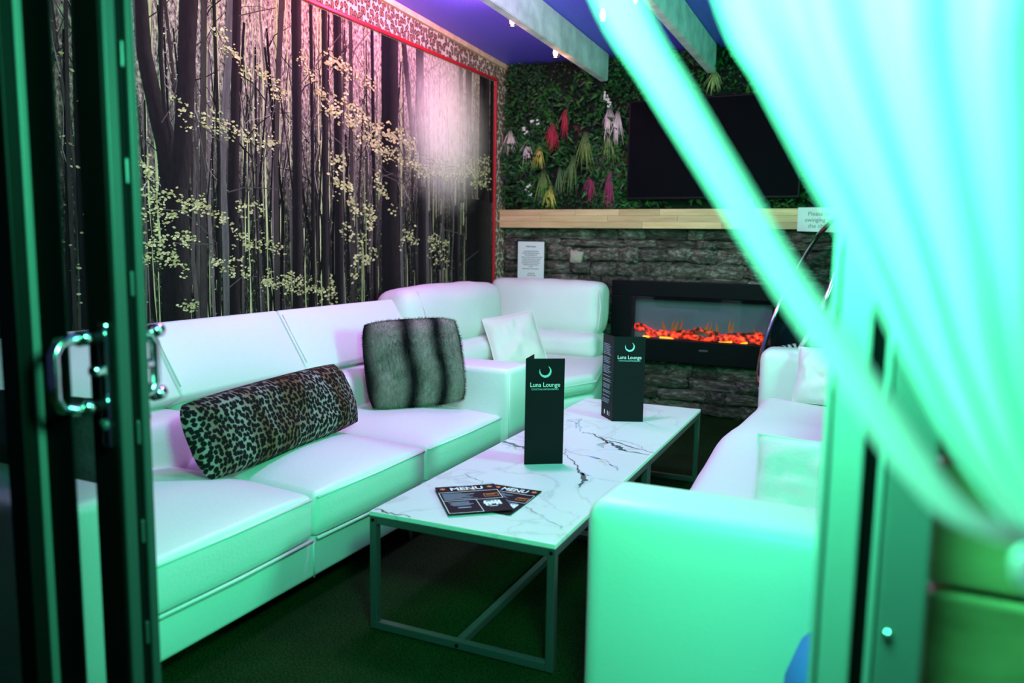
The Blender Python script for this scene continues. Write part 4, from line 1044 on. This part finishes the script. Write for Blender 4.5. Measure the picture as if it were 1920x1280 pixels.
for x, w in ((-1.44, .10), (-1.03, .09), (-1.56, .05), (-.90, .06)): MB().bbox((x, 5.418, .533), (x + w, 5.430, .545), .003).build('ember_strip', bed, fire)
flame_m = mat('flame', (.01, .004, 0), .8, emit=(1, .30, .03), estr=.30)
rf = random.Random(8)
for x in (-1.42, -1.35, -1.33, -1.30, -1.12, -1.10, -1.06, -.96, -.94, -.80):
    h = rf.uniform(.07, .15); w = rf.uniform(.012, .024); V = []; n = 8; z0 = .575
    for i in range(n + 1):
        t = i / n; ww = w * (math.sin(PI * min(1, t*.75 + .22)) ** 1.2) * (1 - t ** 3); dx = .010*math.sin(4*t + x*30); V += [(x + dx - ww/2, 5.450 + .003*rf.random(), z0 + h*t), (x + dx + ww/2, 5.450, z0 + h*t)]
    mb = MB().add(V, [(2*i, 2*i+1, 2*i+3, 2*i+2) for i in range(n)]); mb.add([(v[0], v[1] + .003, v[2]) for v in V], [(2*i+2, 2*i+3, 2*i+1, 2*i) for i in range(n)])
    mb.build('flame', flame_m, fire)
MB().bbox((-1.155, fy - .002, .462), (-1.095, fy, .474), .001).build('badge', mat('grey_badge', (.12, .12, .14), .4, metal=.6), fire)

# ------------------------------------------------------------------ television
tv = thing('television', 'large black wall television among the leaves', 'television', (-1.125, 5.36, 1.49))
MB().bbox((-1.688, 5.330, 1.488), (-.555, 5.375, 2.150), .006).build('casing', plastic_black, tv)
MB().box((-1.676, 5.3275, 1.504), (-.567, 5.331, 2.138)).build('screen', tv_glass, tv)
MB().box((-1.3, 5.375, 1.62), (-.95, 5.395, 1.98)).build('bracket', seal_black, tv)

# ------------------------------------------------------------------ notices
nt_ = thing('wall_notice', 'white Polite Notice sheet in clear holder on the stone wall', 'notice', (-2.435, 5.44, .88))
yN = 5.415
MB().box((-2.578, yN, .862), (-2.300, yN + .004, 1.212)).build('holder', acrylic, nt_)
MB().box((-2.544, yN - .0025, .892), (-2.330, yN - .001, 1.192)).build('sheet', paper, nt_)
for x in (-2.566, -2.312): MB().lathe([(.005, 0), (.005, .002), (.002, .004)], (x, yN, 1.202), 10, Matrix.Rotation(PI/2, 3, 'X')).build('stud', chrome, nt_)
RXZ = Matrix.Rotation(PI/2, 3, 'X')
mb = MB(); put_text(mb, 'Polite Notice', .015, (-2.437, yN - .0031, 1.156), RXZ, bold=.0004); mb.build('lettering', ink, nt_)
mb = MB()
for z, w in ((1.118,.115),(1.104,.14),(1.090,.10),(1.074,.15),(1.060,.14),(1.046,.14),(1.032,.15),(1.018,.125),(1.004,.03),(.988,.135),(.954,.045),(.939,.055)):
    x = -2.437 - w/2; r = random.Random(int(z*1000))
    while x < -2.437 + w/2:
        l = r.uniform(.006, .018); mb.add([(x, yN - .0031, z), (x + l, yN - .0031, z), (x + l, yN - .0031, z + .0055), (x, yN - .0031, z + .0055)], [(0,1,2,3)]); x += l + .003
mb.build('small_print', grey_ink, nt_, kind='stuff')
sg = thing('mantel_sign', 'white paper sign about the swinging chair taped to the mantel shelf', 'sign', (-.41, 5.358, 1.28))
bm = MB(); bm.add([(-.560, 5.3575, 1.282), (-.262, 5.3575, 1.274), (-.262, 5.3575, 1.432), (-.562, 5.3575, 1.430), (-.560, 5.3590, 1.282), (-.262, 5.3590, 1.274), (-.262, 5.3590, 1.432), (-.562, 5.3590, 1.430)],
       [(0,1,2,3),(7,6,5,4),(0,4,5,1),(1,5,6,2),(2,6,7,3),(3,7,4,0)]); bm.build('sheet', paper, sg)
mb = MB()
for t_, z_ in (('Please no', 1.390), ('swinging on', 1.352), ('the chair', 1.314)): put_text(mb, t_, .036, (-.432, 5.3568, z_), RXZ)
mb.build('lettering', grey_ink, sg)

# ------------------------------------------------------------------ plant wall
plants = thing('plant_wall', 'artificial green leaf wall around the television', 'plants', (-1.0, YB, 1.43))
MB().box((XL + .002, YB - .022, 1.428), (XR - .01, YB - .001, 2.478)).build('backing', mat('dark_backing', (.004, .008, .004), .95), plants)
leaf_mat = attr_mat('artificial_leaf', .5, .25, (30, 30, 30), .35)
lr = random.Random(21); mb = MB()
LV = []; LF = []; LC = []
def leaf3(P, d, nrm, ln, w, c):
    d = d.normalized(); s = d.cross(nrm).normalized() * w; o = len(LV); n = nrm * ln * .12
    LV.extend([P, P + d*ln*.35 + s + n, P + d*ln*.40 + n*1.8, P + d*ln*.35 - s + n, P + d*ln])
    LF.extend([(o, o+1, o+2), (o, o+2, o+3), (o+2, o+1, o+4), (o+3, o+2, o+4)]); LC.extend([c]*5)
PAL = [(.005, .034, .009), (.008, .052, .008), (.014, .085, .011), (.004, .022, .009), (.032, .12, .018), (.04, .030, .016)]
for k in range(11500):
    x = lr.uniform(XL + .02, -1.62) if k < 7200 else lr.uniform(-1.66, 1.0); z = lr.uniform(1.435, 2.475)
    if -1.64 < x < -.60 and 1.53 < z < 2.11: continue
    zone = noise.noise(Vector((x*2.6, z*2.6, 3)))
    if noise.noise(Vector((x*2.1 + 9, z*2.1, 7))) < -.12 and lr.random() < .75: continue
    c = PAL[min(5, max(0, int(2.4 + zone*3.2 + lr.gauss(0, .9))))]; j = lr.uniform(.6, 1.4); c = tuple(v*j for v in c)
    small = zone < -.05
    ln = lr.uniform(.020, .040) if small else lr.uniform(.045, .09); w = ln * (.30 if small else .17)
    y = YB - .024 - lr.random() ** .7 * .075
    if -1.70 < x < -.545 and 1.475 < z < 2.16: y = YB - .03 - lr.random()*.03
    a = lr.uniform(0, 2*PI); d = Vector((math.cos(a), -lr.uniform(.1, .9), math.sin(a)*.8 - .25)); nrm = Vector((lr.uniform(-.5, .5), -1, lr.uniform(-.2, .7))).normalized()
    leaf3(Vector((max(XL + .03, x), y, z)), d, nrm, ln, w, c)
LV = [Vector((max(XL + .008, v.x), min(v.y, YB - .02), max(1.428, min(2.478, v.z)))) for v in LV]
mb.v = LV; mb.f = LF; mb.c = LC
mb.build('foliage', leaf_mat, plants, kind='stuff', label='dense mixed small green leaves')
blade_mat = attr_mat('grass_blade', .55, .2, (40, 40, 40), .3)
def tuft(label, x, z, ln, spread, n, tip, root=(.02, .06, .015), seed=0, ang=0.0):
    r = random.Random(seed); o = MB(); base = Vector((x, YB - .112, z))
    for k in range(int(n * 1.2)):
        a = ang + r.gauss(0, spread * .62); l = ln * r.uniform(.5, 1.15); w = r.uniform(.0014, .0032)
        P = []; pos = base + Vector((r.uniform(-.012, .012), r.uniform(0, .01), r.uniform(-.01, .01)))
        dirv = Vector((math.sin(a)*.85, -.42 * r.uniform(.6, 1.2), -math.cos(a)*1.0)); 
        V = []; C = []; steps = 5
        for i in range(steps + 1):
            t = i / steps; q = pos + dirv*l*t*.8 + Vector((0, .045*t*t, -.16*l*t*t)); q.y = min(YB - .11, q.y); ww = w*(1 - t**2)*(1 if i else .6) + .0003
            V += [q + Vector((-ww*math.cos(a), 0, ww*math.sin(a)*.3)), q + Vector((ww*math.cos(a), 0, -ww*math.sin(a)*.3))]
            m_ = min(1, t*1.7); cc = tuple((p + (b - p)*m_)*r.uniform(.8, 1.2) for p, b in zip(root, tip)); C += [cc, cc]
        oo = len(o.v); o.v += V; o.c += C; o.f += [tuple(i2 + oo for i2 in (2*i, 2*i+1, 2*i+3, 2*i+2)) for i in range(steps)]
    ob = o.build('grass_tuft', blade_mat)
    return tag(ob, label, 'plant', 'hanging grass tufts')
W, RED, GRN, YEL, PUR = (.78, .72, .62), (.42, .020, .050), (.16, .30, .06), (.62, .60, .10), (.30, .02, .09)
tuft('cream grass tuft nearest the leopard wallpaper', -2.600, 2.000, .17, .55, 30, W, seed=1)
tuft('cream grass tuft hanging beside a yellow tuft', -2.455, 1.915, .17, .60, 30, W, seed=2)
tuft('yellow green grass tuft beside the cream tuft', -2.360, 1.885, .17, .50, 24, YEL, seed=3)
tuft('upper red grass tuft left of the cream tufts by the television', -2.265, 2.030, .19, .60, 34, RED, (.10, .03, .02), 4)
tuft('small red grass tuft at the top of the red plant', -2.165, 2.120, .19, .28, 18, RED, (.12, .03, .02), 5)
tuft('small dark red tuft lying sideways above green grass', -2.10, 2.010, .12, .3, 10, (.30, .02, .04), (.1, .02, .02), 6, 1.25)
tuft('long green grass tuft in the middle of the leaf wall', -2.010, 1.960, .26, .60, 40, GRN, seed=7)
tuft('green grass tuft right of the middle, under the cream tufts', -1.830, 1.930, .20, .55, 28, GRN, seed=8)
tuft('large cream grass tuft left of the television', -1.840, 2.110, .22, .45, 34, W, seed=9)
tuft('cream grass tuft touching the television edge', -1.775, 2.090, .24, .28, 24, W, seed=10)
tuft('green grass tuft above the yellow one near the mantel', -2.330, 1.700, .22, .45, 30, GRN, seed=11)
tuft('bright yellow grass tuft just above the mantel', -2.275, 1.590, .17, .50, 30, YEL, seed=12)
tuft('thin green tuft in the lower middle of the leaf wall', -2.10, 1.800, .26, .30, 20, (.12, .24, .06), seed=13)
tuft('purple red grass tuft left of its twin near the mantel', -1.960, 1.665, .18, .42, 30, PUR, (.06, .05, .03), 14)
tuft('purple red grass tuft right of its twin near the mantel', -1.820, 1.680, .24, .28, 36, PUR, (.08, .05, .04), 15)
tuft('pale green grass fan above the television', -1.13, 2.305, .14, .95, 40, (.36, .46, .14), (.06, .14, .03), 16)
tuft('green leaf fan left of the middle tuft', -2.20, 1.720, .20, .35, 18, (.10, .22, .07), seed=17)
def flowers(label, pts, seed):
    r = random.Random(seed); o = MB()
    for x, z in pts:
        for k in range(5):
            cx, cz, y = x + r.uniform(-.012, .012), z + r.uniform(-.015, .015), YB - .105 - r.uniform(0, .02)
            for p in range(5):
                a = p*2*PI/5 + r.random(); d = Vector((math.cos(a), -.25, math.sin(a))); s = Vector((-math.sin(a), 0, math.cos(a)))
                P = Vector((cx, y, cz)); l = r.uniform(.006, .010); o.add([P, P + d*l*.6 + s*l*.4, P + d*l, P + d*l*.6 - s*l*.4], [(0,1,2,3)])
            o.tube([(cx, y, cz), (cx - .004, YB - .03, cz - .03)], .0009, 4)
    return tag(o.build('flower_sprig', mat('white_petals', (.75, .74, .68), .7)), label, 'flower', 'white flower sprigs')
flowers('white flower sprig above the large cream tuft', [(-1.865, 2.19), (-1.85, 2.165), (-1.84, 2.14), (-1.87, 2.215)], 1)
flowers('white flower sprig above the left cream tufts', [(-2.43, 2.05), (-2.38, 2.05)], 2)
flowers('white flower sprig between the two left cream tufts', [(-2.49, 2.0), (-2.47, 1.985)], 3)
flowers('white flower sprig low on the leaf wall near the mantel', [(-2.44, 1.60), (-2.455, 1.575), (-2.45, 1.545), (-2.43, 1.53)], 4)
flowers('white flower sprig below the television', [(-.86, 1.475), (-.85, 1.46)], 5)
flowers('white flower sprig above the right side of the television', [(-.78, 2.26), (-.77, 2.23)], 6)

# ------------------------------------------------------------------ ceiling spotlights
bulb_m = mat('lit_bulb', (1, .8, .7), .4, emit=(1.0, .55, .40), estr=9.0)
def spot(label, x, y, z, ztop, power, color=(1.0, .42, .30), tip=(0, 0)):
    o = thing('ceiling_spotlight', label, 'spotlight', (x, y, z), None, 'glass ceiling spotlights')
    MB().tube([(x - tip[0], y - tip[1], ztop), (x, y, z + .055)], .004, 8).build('stem', chrome, o, smooth=True)
    MB().bbox((x - .013, y - .013, z + .025), (x + .013, y + .013, z + .058), .003).build('lamp_holder', chrome, o)
    MB().bbox((x - .022, y - .022, z - .030), (x + .022, y + .022, z + .026), .004).build('glass_shade', clear_glass, o)
    MB().lathe([(.004, -.020), (.012, -.014), (.015, 0), (.012, .016), (.006, .024)], (x, y, z), 12).build('bulb', bulb_m, o, smooth=True)
    l = lamp('spotlight_glow', 'POINT', (x, y, z - .045), color, power, .02)
    return o
spot('lit glass spotlight on the near beam, closest to the leaf wall', -1.965, 4.68, 2.350, 2.48, 1.3)
spot('lit glass spotlight on the near beam, over the leopard wallpaper', -1.965, 4.06, 2.385, 2.50, 1.0, (1.0, .40, .45))
spot('lit glass spotlight hanging at the curtain edge', -1.30, 3.66, 2.245, 2.52, .8, (1.0, .5, .45), (.02, -.05))
spot('lit glass spotlight above the hanging one, at the top of the view', -1.30, 4.15, 2.45, 2.53, .6, (1.0, .5, .45))
tr = thing('spotlight_track', 'thin chrome spotlight track beside the near beam', 'track', (-1.95, 4.3, 2.42))
for ya, yb in ((3.95, 4.82),):
    MB().tube([(-1.932, ya, 2.405), (-1.932, yb, 2.375)], .006, 8).build('rod', chrome, tr, smooth=True)
for y in (4.06, 4.68): MB().tube([(-1.965, y, 2.415), (-1.917, y, 2.41)], .004, 6).build('bracket', chrome, tr, smooth=True)

# coloured lamps just out of sight that light the room
def par(label, loc, target, m):
    d = (Vector(target) - Vector(loc)).normalized(); R = d.to_track_quat('Z', 'Y').to_matrix()
    o = thing('led_floodlight', label, 'floodlight', loc)
    MB().lathe([(.05, -.16), (.07, -.14), (.075, -.03), (.08, -.025)], loc, 18, R).build('can', plastic_black, o, smooth=True)
    MB().bbox((loc[0] - .012, loc[1] - .012, loc[2]), (loc[0] + .012, loc[1] + .012, loc[2] + .14), .003).build('bracket', plastic_black, o)
par('black floodlight hanging from the door head', (-.14, .70, 1.86), (-.14, .71, .3), None)
par('added unseen black floodlight under the roof above the door', (-.50, 1.12, 2.42), (-1.15, 5.0, .45), None)  # housing made up for the added far spot
par('black floodlight high on the right wall', (1.28, 2.69, 1.66), (-2.0, 4.0, .5), None)

# ------------------------------------------------------------------ bubble chair
bub = thing('bubble_chair', 'clear acrylic hanging bubble chair with chrome ring in front of the fireplace', 'chair', (-.47, 4.86, .30))
bc = Vector((-.47, 4.86, .862)); bn = Vector((-.89, -.27, .36)).normalized()
ba = Vector((.37, 0, .93)); ba = (ba - bn*ba.dot(bn)).normalized(); bb = bn.cross(ba)
BR = .532
MB().tube([bc + ba*BR*math.cos(t) + bb*BR*math.sin(t) for t in [2*PI*k/72 for k in range(72)]], .016, 10, closed=True).build('chrome_ring', chrome, bub, smooth=True)
V = []; F = []; nr, ns = 14, 48
for sh_ in (0, .006):
    for i in range(nr + 1):
        a = PI*.5*i/nr*1.04
        rr = (BR - .014 - sh_)*math.cos(a) if i < nr else 0.001; dd = (BR - .014 - sh_)*.92*math.sin(min(a, PI/2))
        for k in range(ns):
            t = 2*PI*k/ns; V.append(bc + ba*rr*math.cos(t) + bb*rr*math.sin(t) - bn*dd)
off = (nr + 1)*ns
for i in range(nr):
    for k in range(ns):
        k2 = (k+1) % ns; q = (i*ns+k, i*ns+k2, (i+1)*ns+k2, (i+1)*ns+k); F.append(q); F.append(tuple(x + off for x in q[::-1]))
MB().add(V, F).build('acrylic_bowl', acrylic, bub, smooth=True)
topp = bc + ba*BR
MB().tube([topp, topp + Vector((.03, 0, .3)), (topp.x + .05, topp.y, ceil_z(topp.y))], .006, 8).build('hanging_cable', chrome, bub, smooth=True)
def zebra_material():
    m, nt, b = new_mat('zebra_print'); tc = N(nt, 'ShaderNodeTexCoord'); wv = N(nt, 'ShaderNodeTexWave', bands_direction='DIAGONAL'); wv.inputs['Scale'].default_value = 9; wv.inputs['Distortion'].default_value = 5; wv.inputs['Detail'].default_value = 1
    L(nt, tc.outputs['Object'], wv.inputs['Vector']); r = N(nt, 'ShaderNodeValToRGB'); r.color_ramp.interpolation = 'CONSTANT'
    r.color_ramp.elements[0].color = (.008, .008, .008, 1); r.color_ramp.elements[1].position = .55; r.color_ramp.elements[1].color = (.8, .78, .8, 1)
    L(nt, wv.outputs['Fac'], r.inputs['Fac']); L(nt, r.outputs['Color'], b.inputs['Base Color']); b.inputs['Roughness'].default_value = .8
    return m
place_pillow('zebra_cushion', 'black and white zebra print cushion inside the bubble chair', (-.60, 4.86, .345), (.35, 1, 0), (.45, 0, 1), .34, .30, .12, zebra_material(), 20, .005, .05)
place_pillow('white_pillow', 'white pillow inside the hanging bubble chair', (-.33, 4.86, .62), (.4, 1, 0), (.35, 0, 1), .30, .22, .11, fabric, 22, .005, .05)

# ------------------------------------------------------------------ round pouf by the right sofa arm
pf = thing('round_pouf', 'blue rounded pouf in front of the white sofa arm by the door jamb', 'solid', (.03, 1.42, 0))  # blue rounded solid before the arm, no known piece of furniture
blue = mat('plain_blue', (.03, .16, .55), .8)
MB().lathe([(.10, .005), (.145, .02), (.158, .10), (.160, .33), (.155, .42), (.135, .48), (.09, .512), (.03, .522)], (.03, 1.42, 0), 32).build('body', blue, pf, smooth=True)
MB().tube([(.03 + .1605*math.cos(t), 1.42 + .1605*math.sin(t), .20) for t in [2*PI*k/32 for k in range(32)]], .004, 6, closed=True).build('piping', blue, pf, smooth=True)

# ------------------------------------------------------------------ curtain swept aside on the right
def voile():
    m = bpy.data.materials.new('white_voile'); m.use_nodes = True; nt = m.node_tree
    for n in list(nt.nodes): nt.nodes.remove(n)
    out = N(nt, 'ShaderNodeOutputMaterial'); mx = N(nt, 'ShaderNodeMixShader'); mx.inputs[0].default_value = .40
    df = N(nt, 'ShaderNodeBsdfDiffuse'); df.inputs[0].default_value = (.82, .84, .84, 1); tl = N(nt, 'ShaderNodeBsdfTranslucent'); tl.inputs[0].default_value = (.82, .84, .84, 1)
    L(nt, df.outputs[0], mx.inputs[1]); L(nt, tl.outputs[0], mx.inputs[2]); L(nt, mx.outputs[0], out.inputs[0])
    return m
voile_m = voile()
CY = 0.47; ctop = 2.13
curtain = thing('voile_curtain', 'sheer white curtain swept aside in soft folds in front of the door', 'curtain', (.10, CY, 1.0))
def interp(pts, t):
    t = max(0, min(1, t))*(len(pts) - 1); i = min(len(pts) - 2, int(t)); f = t - i
    return tuple(pts[i][k] + (pts[i+1][k] - pts[i][k])*f for k in range(2))
def extend(pts, ztop):
    (x0, z0), (x1, z1) = pts[0], pts[1]; k = (x0 - x1)/(z0 - z1); out = []
    n = 6
    for i in range(n): 
        z = ztop + (z0 - ztop)*i/n; out.append((x0 + k*.62*(z - z0), z))
    return out + list(pts)
def smooth_pts(pts, n):
    # Catmull-Rom resample
    out = []
    P = [pts[0]] + list(pts) + [pts[-1]]
    for s in range(n + 1):
        t = s/n*(len(pts) - 1); i = min(len(pts) - 2, int(t)); f = t - i; p0, p1, p2, p3 = P[i:i+4]
        out.append(tuple(.5*(2*p1[k] + (p2[k]-p0[k])*f + (2*p0[k]-5*p1[k]+4*p2[k]-p3[k])*f*f + (3*p1[k]-p0[k]-3*p2[k]+p3[k])*f**3) for k in range(2)))
    return out
def sheet(name, Lp, Rp, nu, pleats, amp, yoff, seed):
    n = 90; Lq = smooth_pts(Lp, n); Rq = smooth_pts(Rp, n); V = []; F = []
    for j in range(n + 1):
        for i in range(nu + 1):
            u = i/nu; x = Lq[j][0] + (Rq[j][0] - Lq[j][0])*u; z = Lq[j][1] + (Rq[j][1] - Lq[j][1])*u
            width = math.hypot(Rq[j][0] - Lq[j][0], Rq[j][1] - Lq[j][1])
            a = amp*min(1, width/.12)
            y = CY + yoff + a*.8*math.sin(2*PI*pleats*u + seed + .6*math.sin(j*.05)) + a*.5*math.sin(2*PI*pleats*2.3*u + 1.7*seed)
            V.append((x, y, z))
    for j in range(n):
        for i in range(nu): a = j*(nu+1) + i; F.append((a, a+1, a+nu+2, a+nu+1))
    return MB().add(V, F).build(name, voile_m, curtain, smooth=True)
SL, SR = extend(STRAND_L, ctop), extend(STRAND_R, ctop)
sheet('loose_fold', SL, SR, 10, .9, .012, -.012, .4)
ML = extend(MASS_L, ctop)
MR = [(.62, ctop), (.55, 1.9), (.47, 1.7), (.37, 1.5), (.29, 1.35), (.23, 1.25), (.185, 1.16), (.155, 1.09), (.135, 1.05), (.128, 1.02)]
sheet('main_drape', ML, MR, 120, 8.5, .020, .012, 1.2)
# band that holds it, and the tail below
MB().tube([(.108 + .030*math.cos(t), CY + .012 + .034*math.sin(t), 1.018 + .008*math.cos(t)) for t in [2*PI*k/24 for k in range(24)]], .010, 8, closed=True).build('tie_band', voile_m, curtain, smooth=True)
TLp = [(.086, 1.018), (.072, .95), (.085, .8), (.09, .5), (.09, .03)]; TRp = [(.130, 1.018), (.165, .95), (.19, .8), (.20, .5), (.20, .03)]
TLp = [(x + .075, z) for x, z in TLp]; TRp = [(x + .06, z) for x, z in TRp]; TLp[0] = (.098, 1.018)
sheet('tail', TLp, TRp, 40, 5, .020, .012, .5)
rail = MB().tube([(-.95, CY, ctop + .015), (.85, CY, ctop + .015)], .012, 10).build('curtain_rail', chrome, curtain, smooth=True)
